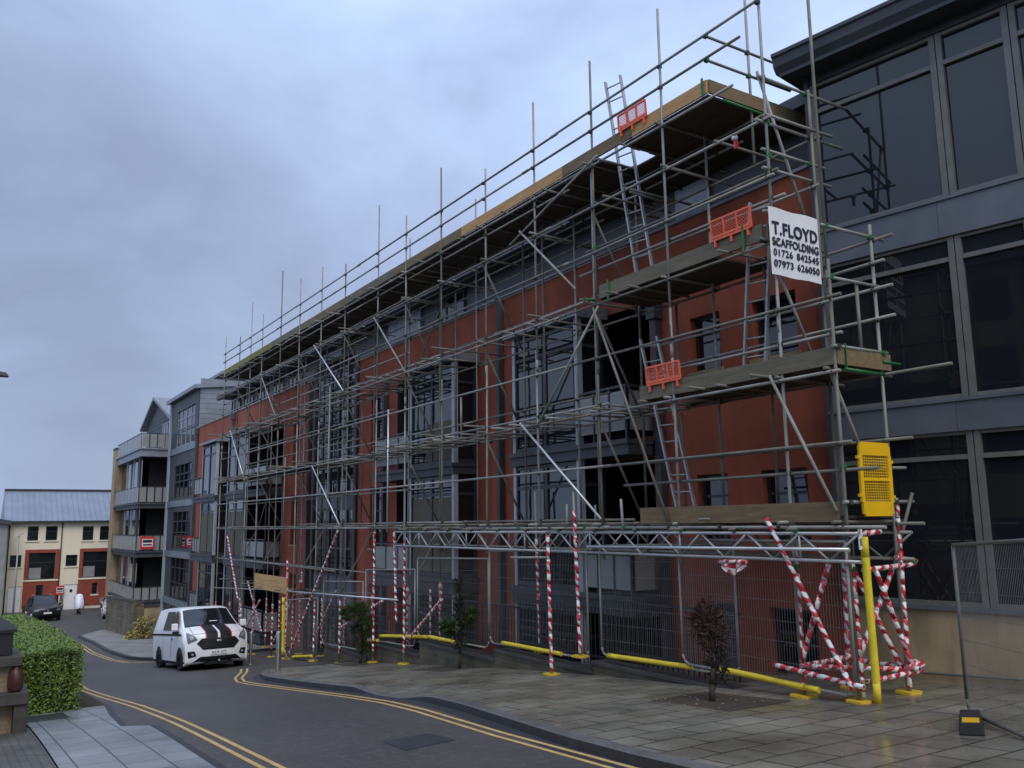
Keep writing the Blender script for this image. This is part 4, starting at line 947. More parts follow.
# ------------------------------------------------------------------ vehicles
def catmull(P, n):
    out = []
    for i in range(len(P)-1):
        p0, p1, p2, p3 = P[max(0, i-1)], P[i], P[i+1], P[min(len(P)-1, i+2)]
        for k in range(n):
            t = k/n
            out.append(tuple(.5*((2*b_)+(c-a)*t+(2*a-5*b_+4*c-d)*t*t+(3*b_-a-3*c+d)*t**3) for a, b_, c, d in zip(p0, p1, p2, p3)))
    out.append(P[-1]); return out
class Car:
    """body skin: a blanket over a side profile, closed with side walls; local frame, front towards -Y, z up"""
    def __init__(s, prof, wmax, waist, zb):
        s.P = catmull(prof, 4); s.wmax = wmax; s.waist = waist; s.zb = zb
    def at(s, i, u):          # i: float index in the profile, u in [-1,1]
        i = max(0, min(len(s.P)-1.001, i)); k = int(i); t = i-k; a, c = s.P[k], s.P[k+1]
        y, z, w, cv = [p+(q-p)*t for p, q in zip(a, c)]
        au = abs(u); return V((u*w, y+cv*au**2.6, z-.05*au**6))
    def off(s, i, u, d):
        e = .05; a = s.at(i+e, u)-s.at(i-e, u); c = s.at(i, min(1, u+e))-s.at(i, max(-1, u-e)); n = c.cross(a).normalized()
        if n.dot(V((0, -1, .8))) < 0 and s.at(i, 0).y < 2: n = -n
        return s.at(i, u)+n*d
    def find(s, z, up=True):  # profile index on the front where the height passes z
        for k in range(len(s.P)-1):
            a, c = s.P[k][1], s.P[k+1][1]
            if a <= z < c: return k+(z-a)/(c-a)
        return 0
    def body(s, m, parent):
        b = MB(); U = [-1, -.97, -.85, -.6, -.3, 0, .3, .6, .85, .97, 1]
        rows = [[s.at(i, u) for u in U] for i in range(len(s.P))]
        b.grid(rows, flip=False)
        for sg in (-1, 1):
            R_ = []
            for i in range(len(s.P)):
                e = s.at(i, sg); z2 = min(e.z, s.waist); w2 = max(abs(e.x), s.wmax) if .25 < e.y < s.P[-1][0]-.05 else abs(e.x)*1.0
                q = [e, V((sg*(abs(e.x)*.5+w2*.5+.01*(e.z > s.waist)), e.y, (e.z+z2)/2)), V((sg*w2, e.y, z2)), V((sg*w2, e.y, (min(z2, s.waist)+s.zb)/2)), V((sg*w2*.975, e.y, min(s.zb, e.z)))]
                R_.append(q)
            b.grid(R_, flip=(sg < 0))
        o = b.build('body', m, parent); return o
    def patch(s, name, m, parent, pts, d=.01, nz=1):
        """polygon given in (x, z) on the front fascia, refined and laid d proud of the skin"""
        b = MB(); n = len(pts)
        cx = sum(p[0] for p in pts)/n; cz = sum(p[1] for p in pts)/n
        ring = []
        for k in range(n):
            a, c = pts[k], pts[(k+1) % n]
            for j in range(4): ring.append((a[0]+(c[0]-a[0])*j/4, a[1]+(c[1]-a[1])*j/4))
        def put(x, z):
            i = s.find(z); w = s.at(i, 1).x; p = s.off(i, max(-1, min(1, x/w)), 0); return V((x, p.y-d, z))
        rows = []
        for f_ in (0, .35, .7, 1): rows.append([put(cx+(x-cx)*f_, cz+(z-cz)*f_) for (x, z) in ring+[ring[0]]])
        b.grid(rows, flip=True)
        rim = [(p.x, p.y, p.z) for p in rows[-1]]; b.grid([rim, [(p[0], p[1]+d+.02, p[2]) for p in rim]], flip=True)
        return b.build(name, m, parent)
    def skin(s, name, m, parent, i0, i1, u0, u1, d=.008, ni=8, nu=8, taper=0):
        b = MB(); rows = []
        for a in range(ni+1):
            t = a/ni; i = i0+(i1-i0)*t; k = 1-taper*t
            rows.append([s.off(i, (u0+(u1-u0)*c/nu)*k if taper else u0+(u1-u0)*c/nu, d) for c in range(nu+1)])
        b.grid(rows); return b.build(name, m, parent)
def wheel(root, x, y, r, sg, rim='silver'):
    t = MB(); n = 24
    for k in range(1): t.tube((x-sg*.20, y, r), (x, y, r), r, n)
    o = t.build('wheel', M['rubber'], root)
    rb = MB(); rb.tube((x, y, r), (x+sg*.012, y, r), r*.66, n)
    for k in range(5):
        a = k*1.2566; rb.bar((x+sg*.015, y, r), (x+sg*.018, y+math.cos(a)*r*.6, r+math.sin(a)*r*.6), .03, .012)
    rb.build('rim', M[rim], o)
def arch(root, x, y, r, sg):
    b = MB(); n = 18; c = [(x, y+math.cos(math.pi*k/n)*r*1.22, .30+math.sin(math.pi*k/n)*r*1.25) for k in range(n+1)]
    b.quad(*([(p[0], p[1], p[2]) for p in (c if sg > 0 else c[::-1])])); return b.build('wheel_arch', M['black'], root)
def side_quad(name, m, root, sg, pts, d=.0, mb=None):
    b = MB(); P = [(sg*(p[0]+d), p[1], p[2]) for p in pts]; b.quad(*(P if sg > 0 else P[::-1])); return b.build(name, m, root)

van = thing('van', 'white crew van with black and red bonnet stripes parked facing up the street', 'van')
VP = [(.30, .19, .88, .22), (.10, .26, .93, .26), (.04, .50, .945, .28), (.03, .72, .945, .28), (.05, 1.0, .94, .30), (.13, 1.13, .93, .32), (.33, 1.205, .92, .27), (.64, 1.285, .91, .2), (.92, 1.37, .885, .16), (1.35, 1.60, .83, .12), (1.70, 1.835, .775, .10), (1.95, 1.925, .755, .05), (2.4, 1.965, .75, 0), (3.6, 1.975, .75, 0), (4.65, 1.955, .75, 0), (4.86, 1.87, .76, 0), (4.94, 1.3, .86, 0), (4.97, .8, .92, 0), (4.95, .36, .92, 0)]
car = Car(VP, .975, 1.16, .27); car.body(M['vanwhite'], van)
w = car.skin('windscreen', M['carglass'], van, 31.7, 41.2, -.93, .93, .012)
dash = car.skin('dashboard_paper', M['whitepaint'], w, 33.6, 33.9, -.05, .25, .016, 2, 3)
for (a, c) in ((-.40, -.035), (.045, .41)):
    o = car.skin('bonnet_stripe', M['black'], van, car.find(.965), 31.5, a, c, .007)
    e = (a-.035, a-.002) if a < 0 else (c+.002, c+.035)
    car.skin('stripe_edge', M['redpaint'], o, car.find(.965), 31.5, e[0], e[1], .008, 8, 2)
gr = car.patch('grille', M['black'], van, [(-.66, .81), (-.52, .96), (.52, .96), (.66, .81), (.48, .62), (-.48, .62)], .014)
bd = MB(); bd.lathe((0, 0, 0), [(.10, 0), (.1, .012), (.06, .018)], 16); bo = bd.build('badge', M['silver'], gr); bo.scale = (.85, .36, 1); bo.rotation_euler = (R(90), 0, 0); bo.location = (0, car.at(car.find(.87), 0).y-.016, .87)
for z in (.68, .75, .82, .89): car.patch('grille_bar', M['frame'], gr, [(-.50, z), (-.50, z+.012), (.50, z+.012), (.50, z)], .022)
lg = car.patch('bumper_grille', M['black'], van, [(-.76, .25), (-.55, .41), (.55, .41), (.76, .25)], .014)
for sg in (-1, 1):
    car.patch('headlamp', M['lamp'], van, [(sg*.64, .93), (sg*.90, .82), (sg*.93, 1.03), (sg*.91, 1.17), (sg*.72, 1.06)], .012)
    hl = car.patch('headlamp_lens', M['silver'], van, [(sg*.74, .96), (sg*.84, .93), (sg*.85, 1.03), (sg*.76, 1.05)], .02)
    fg = car.patch('fog_lamp', M['black'], van, [(sg*.66, .44), (sg*.88, .38), (sg*.91, .58), (sg*.72, .59)], .012)
    MB().tube((sg*.77, car.at(car.find(.49), .82).y-.03, .49), (sg*.77, car.at(car.find(.49), .82).y+.03, .49), .035, 10).build('bulb', M['silver'], fg)
    # mirrors
    mr = MB(); mr.box(sg*1.0 if sg > 0 else -1.20, 1.20 if sg > 0 else -1.0, 1.14, 1.22, 1.24, 1.46); o = mr.build('mirror', M['vanwhite'], van, bevel=.03)
    MB().box(min(sg*.94, sg*1.16), max(sg*.94, sg*1.16), 1.15, 1.23, 1.13, 1.217).build('mirror_arm', M['black'], o)
    yw = 1.0
    def wz(z): t_ = (z-1.16)/(1.93-1.16); return .985-(.985-.775)*t_**1.15+.018
    side_quad('side_window', M['carglass'], van, sg, [(wz(1.25), 1.28, 1.25), (wz(1.25), 2.12, 1.25), (wz(1.84), 2.12, 1.84), (wz(1.84), 1.86, 1.84), (wz(1.5), 1.40, 1.5)])
    side_quad('side_window', M['carglass'], van, sg, [(wz(1.25), 2.24, 1.25), (wz(1.25), 3.35, 1.25), (wz(1.84), 3.35, 1.84), (wz(1.84), 2.24, 1.84)])
    side_quad('side_stripe', M['black'], van, sg, [(.985, .62, 1.07), (.985, 4.9, 1.07), (.985, 4.9, 1.13), (.985, .95, 1.13)], .004)
    side_quad('door_seam', M['black'], van, sg, [(.983, 2.16, .35), (.983, 2.185, .35), (.983, 2.185, 1.16), (.983, 2.16, 1.16)], .002)
    side_quad('door_seam', M['black'], van, sg, [(.983, 3.36, .35), (.983, 3.38, .35), (.983, 3.38, 1.16), (.983, 3.36, 1.16)], .002)
    MB().box(min(sg*.98, sg*1.0), max(sg*.98, sg*1.0), 1.95, 2.1, .95, .99).build('door_handle', M['black'], van)
    for yw in (.98, 3.91): arch(van, sg*.989, yw, .335, sg); wheel(van, sg*.992, yw, .335, sg, 'black')
pl = MB(); pl.box(-.26, .26, -.005, .012, .46, .57); po = pl.build('number_plate', M['whitepaint'], van); po.location = (0, car.at(car.find(.51), 0).y-.012, 0)
text_obj('plate_text', 'WL70', .11, M['ink'], (-.11, -.008, .515), ROT_FRONT, po, .24, .003); text_obj('plate_text', 'AYF', .11, M['ink'], (.14, -.008, .515), ROT_FRONT, po, .18, .003)
MB().tube((.0, -.02, .27), (.0, .08, .27), .03, 8).build('towing_eye', M['silver'], van)
MB().box(-.42, .42, .06, .25, .16, .24).build('lower_lip', M['black'], van)
MB().box(-.93, .93, .35, 4.8, .18, .262).build('underbody', M['black'], van)
car.skin('cowl', M['black'], van, 30.9, 31.8, -.93, .93, .006, 2, 10)
for sg in (-1, 1): car.skin('bonnet_seam', M['black'], van, 19.5, 31.0, sg*.80, sg*.812, .003, 8, 1)
car.skin('bonnet_seam', M['black'], van, 19.2, 19.5, -.8, .8, .003, 1, 8)
for k in (-1, 1): MB().tube((k*.35, .96, 1.38), (k*.02-.3, 1.16, 1.50), .008, 5).build('wiper', M['black'], van)
van.location = (7.22, 28.72, h(28.72+.98)+.088+.002); van.rotation_euler = (math.atan2(h(32.7)-h(29.7), 2.93), 0, R(1.5))

def simple_car(label, loc, rotz, paint, H=1.68, cat='car', rails=True, name='parked_car'):
    t = thing(name, label, cat)
    P = [(.28, .30, .80, .16), (.08, .38, .86, .2), (.04, .62, .88, .2), (.07, .84, .88, .22), (.18, .97, .87, .24), (.6, 1.06, .86, .16), (1.15, 1.12, .83, .10), (1.55, 1.36, .75, .08), (1.95, H-.08, .66, .06), (2.3, H, .64, 0), (3.4, H-.02, .63, 0), (4.0, H-.14, .64, 0), (4.3, 1.1, .78, 0), (4.38, .8, .83, 0), (4.35, .38, .83, 0)]
    c = Car(P, .90, 1.0, .28); c.body(paint, t)
    c.skin('windscreen', M['carglass'], t, 24.6, 32.5, -.93, .93, .012)
    g = c.patch('grille', M['black'], t, [(-.45, .70), (-.45, .84), (.45, .84), (.45, .70)], .014)
    MB().box(-.04, .04, -.005, .005, .735, .805).build('badge', M['silver'], g).location = (0, c.at(c.find(.77), 0).y-.02, 0)
    c.patch('bumper_trim', M['black'], t, [(-.7, .34), (-.6, .52), (.6, .52), (.7, .34)], .012)
    for sg in (-1, 1):
        c.patch('headlight', M['lamp'], t, [(sg*.55, .76), (sg*.84, .74), (sg*.84, .88), (sg*.60, .86)], .014)
        side_quad('side_window', M['carglass'], t, sg, [(.875, 1.45, 1.06), (.875, 3.9, 1.08), (.70, 3.7, H-.16), (.70, 2.05, H-.16)], .02)
        o = MB().box(min(sg*.9, sg*1.06), max(sg*.9, sg*1.06), 1.35, 1.45, 1.03, 1.18).build('mirror', paint, t, bevel=.02)
        if rails: MB().bar((sg*.58, 2.2, H+.04), (sg*.58, 3.8, H+.02), .018, .02).build('roof_rail', M['silver'], t)
        for yw in (.85, 3.5): arch(t, sg*.906, yw, .34, sg); wheel(t, sg*.91, yw, .34, sg)
    o = MB().box(-.26, .26, 0, .02, .55, .66).build('number_plate', M['whitepaint'], t); o.location = (0, c.at(c.find(.6), 0).y-.02, 0)
    MB().box(-.8, .8, .4, 4.2, .2, .29).build('underbody', M['black'], t)
    t.location = loc; t.rotation_euler = (0, 0, rotz); return t
simple_car('black car with silver roof rails parked in front of the cream building', (5.75, 71.2, h(72)), R(4), M['carblack'])
simple_car('silver car half hidden behind the stone boundary wall', (10.05, 69.5, h(70)), R(-6), M['silver'], 1.5, rails=False)
# scooter under a white cover
t = thing('scooter', 'scooter under a white cover outside the white door', 'scooter', (8.35, 77, h(77)))
b = MB(); z = h(77)+.02; rows = []
for (hh, wx, wy) in ((.38, .30, .62), (.6, .35, .64), (.9, .33, .50), (1.12, .29, .34), (1.35, .27, .24), (1.47, .14, .12), (1.5, .01, .01)):
    rows.append([(8.35+wx*math.cos(a*.5236)*(1+.12*math.sin(a*2.1+hh*4)), 77+wy*math.sin(a*.5236)*(1+.08*math.sin(a*3)), z+hh) for a in range(13)])
b.grid(rows); b.build('cover', M['cover'], t)
for dy in (-.55, .55): MB().tube((8.29, 77+dy, z+.24), (8.41, 77+dy, z+.24), .24, 18).build('wheel', M['rubber'], t)
MB().box(8.27, 8.43, 76.5, 77.5, z+.2, z+.36).build('footboard', M['black'], t)

# ------------------------------------------------------------------ hedge
HR = [(2.20, 19.5), (2.34, 22), (2.52, 26), (2.72, 35), (2.6, 46)]
def hz_(y): return .05-(y-19.5)*.057
t = thing('hedge', 'clipped green hedge with a squared end beside the left pavement', 'hedge', (1.5, 25, -1.2))
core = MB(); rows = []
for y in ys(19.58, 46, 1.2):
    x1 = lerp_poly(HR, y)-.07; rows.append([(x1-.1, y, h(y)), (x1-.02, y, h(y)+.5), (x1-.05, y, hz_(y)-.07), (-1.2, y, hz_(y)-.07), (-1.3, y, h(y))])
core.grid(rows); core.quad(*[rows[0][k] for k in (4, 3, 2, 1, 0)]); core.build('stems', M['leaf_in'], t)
lf = MB()
def leafq(p, n, s):
    d = (n+V((random.uniform(-1, 1), random.uniform(-1, 1), random.uniform(-1, 1)))*.9).normalized(); a = d.orthogonal().normalized(); a.rotate(Matrix.Rotation(random.uniform(0, 6.28), 3, d)); c = d.cross(a)
    lf.quad(p-a*s, p+c*s*.55, p+a*s, p-c*s*.55)
def bump(x, y, z): return .045*math.sin(x*4.1+z*3)*math.sin(y*3.3+z*2.2+1)+.03*math.sin(x*9+y*7+z*8)
for k in range(4300):       # squared end
    x = random.uniform(.3, 2.22); z = random.uniform(-1.2, hz_(19.5)); bul = .05*math.sin((z+1.2)*2.3)
    if x > 2.0 and z < -.8-(2.2-x)*2 and random.random() < .5: continue
    leafq(V((x+(.1 if z > -.8 else 0)*(x > 2.0)*random.random(), 19.52-bul+bump(x, 0, z)+random.uniform(-.05, .07), z+bump(x, 1, z)*.3)), V((0, -1, .3)), random.uniform(.018, .036))
for k in range(26000):      # top
    y = 19.45+26.5*random.random()**1.75; x1 = lerp_poly(HR, y)+.02; x = random.uniform(max(-1.2, .12*y-3.9), x1)
    leafq(V((x, y, hz_(y)+bump(x, y, 0)+random.uniform(-.07, .035))), V((0, -.2, 1)), random.uniform(.02, .036)*(1+.02*(y-19.5)))
for k in range(6500):       # street side
    y = 19.45+26*random.random()**1.5; z = random.uniform(h(y), hz_(y)); x = lerp_poly(HR, y)+bump(0, y, z)+random.uniform(-.06, .04)
    leafq(V((x, y, z)), V((1, 0, .3)), random.uniform(.02, .036)*(1+.02*(y-19.5)))
for k in range(420):        # loose sprigs that break the clipped outline
    if k % 2: x, y, z, n = random.uniform(.3, 2.25), 19.46, random.uniform(-.9, .05), V((0, -1, .2))
    else: y = 19.5+26*random.random()**1.8; x = random.uniform(.0, lerp_poly(HR, y)); z = hz_(y); n = V((0, 0, 1))
    L_ = random.uniform(.03, .10); d = (n+V((random.uniform(-.5, .5), random.uniform(-.5, .5), random.uniform(0, .4)))).normalized()
    for q in range(3): leafq(V((x, y, z))+d*L_*(q+1)/2.2, d.orthogonal(), random.uniform(.018, .032))
lf.build('foliage', M['leaf'], t)

# ------------------------------------------------------------------ left foreground: stone seat with pier, bin, jar
t = thing('stone_seat', 'dark stone seat and brick pier with a stone cap at the left edge', 'stone seat', (.5, 16.6, h(16.5)))
MB().box(-2.5, 1.12, 16.2, 17.3, -.345, -.155).build('seat_slab', M['stone_dk'], t, bevel=.015)
MB().box(.93, 1.13, 16.26, 17.2, h(17.2)-.05, -.347).build('leg', M['stone_dk'], t, bevel=.012)
MB().box(-2.5, .925, 16.45, 16.6, h(16.6)-.1, -.347).build('infill_panel', M['brick_lt'], t)
MB().box(-2.5, .87, 16.35, 17.25, -.153, .247).build('pier', M['brick_lt'], t)
MB().box(-2.5, 1.0, 16.22, 17.35, .25, .395).build('cap', M['stone_dk'], t, bevel=.012)
b = MB(); b.lathe((.93, 16.32, -.152), [(.07, 0), (.11, .05), (.12, .2), (.10, .32), (.065, .37), (.075, .40)], 16); tag(b.build('jar', M['terracotta']), 'dark red glazed jar standing on the stone seat', 'jar')
t = thing('litter_bin', 'black bin with a pitched lid on the stone cap', 'bin', (.45, 16.7, .4))
MB().box(.02, .86, 16.45, 17.1, .398, .80).build('box', M['iron'], t, bevel=.01)
b = MB(); z0, z1 = .803, 1.15; x0, x1, y0, y1 = -.02, .90, 16.4, 17.15
b.quad((x0, y0, z0), (x1, y0, z0), (.44, 16.77, z1)); b.quad((x1, y0, z0), (x1, y1, z0), (.44, 16.77, z1)); b.quad((x1, y1, z0), (x0, y1, z0), (.44, 16.77, z1)); b.quad((x0, y1, z0), (x0, y0, z0), (.44, 16.77, z1)); b.quad((x0, y1, z0), (x1, y1, z0), (x1, y0, z0), (x0, y0, z0)); b.box(x0, x1, y0, y1, z0-.045, z0-.001)
b.build('lid', M['iron'], t)

# ------------------------------------------------------------------ street lamps
t = thing('street_lamp', 'street lamp whose grey head pokes in at the left edge of the sky', 'street lamp', (-1.5, 18, h(18)))
MB().tube((-1.5, 18, h(18)), (-1.5, 18, 5.2), .06, 10, .04).build('post', M['lamppost'], t); MB().tube((-1.5, 18, 5.2), (.2, 18, 5.27), .028, 8).build('arm', M['lamppost'], t)
b = MB(); b.hexa([(.05, 17.88, 5.15), (.55, 17.93, 5.15), (.55, 18.07, 5.15), (.05, 18.12, 5.15), (.08, 17.9, 5.28), (.5, 17.95, 5.23), (.5, 18.05, 5.23), (.08, 18.1, 5.28)]); b.build('lamp_head', M['frame'], t, bevel=.02)
t = thing('street_lamp', 'slim grey street lamp in front of the cream building', 'street lamp', (3.52, 70, -4.1))
MB().tube((3.52, 70, h(70)), (3.52, 70, 1.95), .075, 10, .045).build('post', M['lamppost'], t); MB().hexa([(3.2, 69.9, 1.93), (3.85, 69.9, 2.05), (3.85, 70.1, 2.05), (3.2, 70.1, 1.93), (3.25, 69.92, 2.03), (3.8, 69.92, 2.15), (3.8, 70.08, 2.15), (3.25, 70.08, 2.03)]).build('lamp_head', M['lamppost'], t)

# ------------------------------------------------------------------ cream building
cb = thing('terrace_house', 'cream rendered terrace with red panels and a grey standing seam roof', 'building', (7, 85, -4.3))
yf = 82.0; zb = -4.4; XL, XRt = 3.3, 14.0
def xz_wall(name, m, y, x0, x1, z0, z1, holes, parent, depth=.2):
    b = MB(); X = sorted({x0, x1, *[v for q in holes for v in q[:2]]}); Z = sorted({z0, z1, *[v for q in holes for v in q[2:4]]})
    for a, c in zip(X, X[1:]):
        for e, g in zip(Z, Z[1:]):
            mx_, mz = (a+c)/2, (e+g)/2
            if any(q[0] < mx_ < q[1] and q[2] < mz < q[3] for q in holes): continue
            b.quad((a, y, e), (c, y, e), (c, y, g), (a, y, g))
    for (a, c, e, g) in holes:
        b.quad((a, y, e), (a, y, g), (a, y+depth, g), (a, y+depth, e)); b.quad((c, y, g), (c, y, e), (c, y+depth, e), (c, y+depth, g)); b.quad((a, y, g), (c, y, g), (c, y+depth, g), (a, y+depth, g)); b.quad((a, y, e), (a, y+depth, e), (c, y+depth, e), (c, y, e))
    b.quad((x1, y, z0), (x1, y+8, z0), (x1, y+8, z1), (x1, y, z1)); b.quad((x0, y+8, z0), (x0, y, z0), (x0, y, z1), (x0, y+8, z1))
    return b.build(name, m, parent)
cw = [(4.72, 5.52, 1.45, 2.62), (6.05, 6.92, 1.45, 2.62), (8.82, 9.66, 1.40, 2.58), (10.15, 10.95, 1.40, 2.58), (3.6, 4.42, -.66, .30), (7.67, 8.55, -.72, .22)]
big = [(4.95, 6.92, -1.72, .45), (8.98, 11.0, -1.72, .45)]
door = [(3.62, 4.62, -4.3, -2.2), (7.66, 8.70, -4.3, -2.2)]
sl = [(5.62, 6.15, -3.35, -2.15), (9.79, 10.23, -3.1, -2.15)]
xz_wall('wall', M['cream'], yf, XL, XRt, zb, 3.12, cw+big+door+sl, cb)
def xwin(q, pale=False, sill=True):
    a, c, e, g = q; y = yf+.12; f = MB()
    for (p, r, s, t_) in ((a, a+.06, e, g), (c-.06, c, e, g), (a+.06, c-.06, e, e+.06), (a+.06, c-.06, g-.06, g), (a+.06, c-.06, e+(g-e)*.62, e+(g-e)*.62+.05)): f.box(p, r, y, y+.06, s, t_)
    o = f.build('window', M['frame'], cb); MB().box(a+.06, c-.06, y+.03, y+.05, e+.06, g-.06).build('pane', M['glass'], o)
    if sill: MB().box(a-.1, c+.1, yf-.08, yf+.12, e-.1, e-.002).build('sill', M['cream'], o)
    if pale: MB().box(a+.08, a+.95, y+.005, y+.029, e+.08, e+.95).build('blind', M['panel'], o)
for q in cw: xwin(q)
for q in big: xwin(q, True, False)
for q in sl: xwin(q)
for (a, c) in ((4.95, 6.92), (8.98, 11.0)):
    b = MB(); b.box(a-.28, a-.002, yf-.04, yf-.002, -4.0, .72); b.box(c+.002, c+.28, yf-.04, yf-.002, -4.0, .72); b.box(a-.002, c+.002, yf-.04, yf-.002, .452, .72)
    s0 = [q for q in sl if a < q[0] < c][0]
    b.box(a-.002, s0[0], yf-.04, yf-.002, -4.0, -1.85); b.box(s0[1], c+.002, yf-.04, yf-.002, -4.0, -1.85); b.box(s0[0], s0[1], yf-.04, yf-.002, s0[3], -1.85); b.box(s0[0], s0[1], yf-.04, yf-.002, -4.0, s0[2])
    b.build('red_panel', M['brickred'], cb); MB().box(a-.3, c+.3, yf-.09, yf-.001, -1.847, -1.73).build('string_course', M['cream'], cb)
for q in door:
    o = MB().box(q[0]+.04, q[1]-.04, yf+.06, yf+.11, q[2], q[3]-.04).build('door', M['whitepaint'], cb)
    if q[0] > 5: MB().box(8.12, 8.33, yf+.045, yf+.058, -2.85, -2.62).build('pane', M['glass'], o)
    MB().box(q[1]-.2, q[1]-.14, yf+.03, yf+.06, -3.35, -3.25).build('handle', M['steel'], o)
b = MB(); b.quad((XL-.3, yf-.35, 3.05), (XRt, yf-.35, 3.05), (XRt, yf+4.5, 5.75), (XL-.3, yf+4.5, 5.75)); b.quad((XRt, yf+9, 3.05), (XL-.3, yf+9, 3.05), (XL-.3, yf+4.5, 5.75), (XRt, yf+4.5, 5.75)); b.quad((XL-.3, yf-.35, 2.98), (XL-.3, yf+9, 2.98), (XL-.3, yf+9, 3.05), (XL-.3, yf+4.5, 5.75), (XL-.3, yf-.35, 3.05))
b.box(XL-.3, XRt, yf-.36, yf-.30, 2.95, 3.04)
x = XL-.2
while x < XRt: b.bar((x, yf-.35, 3.07), (x, yf+4.5, 5.77), .015, .03); x += .42
b.build('roof', M['roofmetal'], cb); MB().box(XL-.3, XRt, yf+4.3, yf+4.7, 5.72, 5.86).build('ridge', M['frame'], cb)
MB().box(XL-.35, XRt, yf-.48, yf-.37, 2.92, 3.06).build('gutter', M['frame'], cb)
for x in (7.25, 3.42): MB().tube((x, yf-.07, zb), (x, yf-.07, 3.0), .05, 8).build('drainpipe', M['frame'], cb)
# gable-ended neighbour at the far left
gn = thing('terrace_house', 'grey sided gable end house cut by the left edge', 'building', (0, 80, -4.2))
b = MB(); b.box(-8, 3.15, 78.5, 88, -4.6, 2.9); b.build('wall', M['panel'], gn)
b = MB(); b.hexa([(-8.4, 78.1, 4.9), (3.35, 78.1, 2.75), (3.35, 88, 2.75), (-8.4, 88, 4.9), (-8.4, 78.1, 5.2), (3.45, 78.1, 3.05), (3.45, 88, 3.05), (-8.4, 88, 5.2)]); b.build('roof', M['zinc'], gn)
# boards, planters, crate
def agent_board(label, x, y, z, w, hh, post=None, pa=None):
    t = thing('agent_board', label, 'sign', (x, y, z)); MB().box(x-w/2, x+w/2, y-.02, y+.02, z, z+hh).build('board', M['redpaint'], t)
    MB().box(x-w*.38, x+w*.38, y-.028, y-.022, z+hh*.2, z+hh*.8).build('white_field', M['whitepaint'], t); MB().box(x-w*.33, x+w*.33, y-.034, y-.029, z+hh*.5, z+hh*.74).build('blue_band', M['ink'], t); MB().box(x-w*.33, x+w*.33, y-.034, y-.029, z+hh*.28, z+hh*.4).build('blue_band', M['ink'], t)
    if post: MB().box(x-.035, x+.035, y+.022, y+.07, post, z+hh).build('post', M['whitepaint'], t)
agent_board('estate agent board on a post beside the white door', 7.36, 81.7, -3.0, .62, .75, h(81))
for (x, lab) in ((7.45, 'small dark bush in a pot left of the white door'), (9.05, 'small dark bush in a pot right of the white door')):
    z = h(81); t = thing('potted_bush', lab, 'plant', (x, 81.2, z), 'potted bushes beside the white door'); MB().lathe((x, 81.2, z), [(.14, 0), (.19, .3), (.2, .34)], 12).build('pot', M['iron'], t)
    f = MB()
    for k in range(260):
        a = random.uniform(0, 6.28); q = random.random()**.5; zz = random.uniform(.3, 1.1); rr = .26*(1.15-zz)*1.3*q
        f.v += [] ; p = V((x+rr*math.cos(a), 81.2+rr*math.sin(a), z+zz)); f.quad(p, p+V((random.uniform(-.06, .06), random.uniform(-.06, .06), .07)), p+V((random.uniform(-.06, .06), .03, .02)))
    f.build('foliage', M['needle_dk'], t)
t = thing('crate', 'dark red crate by the left white door', 'crate', (4.95, 81.4, h(81))); z = h(81.4); MB().box(4.72, 5.25, 81.2, 81.6, z, z+.42).build('box', M['terracotta'], t); MB().box(4.70, 5.27, 81.18, 81.62, z+.423, z+.47).build('rim', M['terracotta'], t)
t = thing('bench', 'pale slatted bench against the cream wall right of the red panel', 'bench', (10.9, 81.4, h(81))); z = h(81.4)
for k in range(3): MB().box(10.4, 11.5, 81.2+.13*k, 81.31+.13*k, z+.42, z+.45).build('slat', M['panel'], t)
MB().box(10.4, 11.5, 81.6, 81.64, z+.5, z+.82).build('backrest', M['panel'], t); MB().box(10.5, 10.56, 81.2, 81.6, z, z+.42).build('leg', M['frame'], t); MB().box(11.34, 11.4, 81.2, 81.6, z, z+.42).build('leg', M['frame'], t)

# ------------------------------------------------------------------ grey balcony block beyond the red building
bb = thing('apartment_block', 'grey clad apartment block with corner balconies and a gabled top, beyond the red building', 'building', (12, 62, -3))
XF = 12.1
holes = []
for (e, g) in ((7.75, 10.2), (4.3, 6.5), (1.0, 3.4), (-2.2, .4)): holes.append((56.6, 62.0, e, g))
wall_with_holes('wall', M['zinc'], XF, 55.72, 64.0, -4.5, 11.1, holes, bb, .12)
for (a, c, e, g) in holes:
    f = MB()
    for k in range(5): y = a+(c-a)*k/4; f.box(XF+.04, XF+.11, y-.05, y+.05, e, g)
    f.box(XF+.04, XF+.11, a, c, g-.65, g-.58); f.box(XF+.04, XF+.11, a, c, e, e+.07)
    o = f.build('window', M['frame_lt'] if e > 7 else M['frame'], bb); q = MB(); q.quad((XF+.08, a, e), (XF+.08, a, g), (XF+.08, c, g), (XF+.08, c, e)); q.build('pane', M['glass'], o)
    r = MB(); r.box(XF-.1, XF-.06, a, c, e+1.05, e+1.1); r.build('balcony_rail', M['frame'], o)
for z in (7.3, 3.75, .45, -2.6): MB().box(XF-.08, XF-.002, 55.75, 63.95, z, z+.4).build('floor_band', M['zinc_lt'], bb)
b = MB(); b.hexa([(XF-.35, 55.4, 11.0), (18, 55.4, 11.75), (18, 64.4, 11.75), (XF-.35, 64.4, 11.0), (XF-.35, 55.4, 11.25), (18, 55.4, 12.0), (18, 64.4, 12.0), (XF-.35, 64.4, 11.25)]); b.build('roof', M['zinc_lt'], bb)
b = MB()
for k in range(10): b.box(XF+.05, 17.5, 55.66-.012*(k % 2)-.03, 55.70, 8.5+.32*k, 8.5+.32*k+.305)
b.build('cladding', M['zinc_lt'], bb)
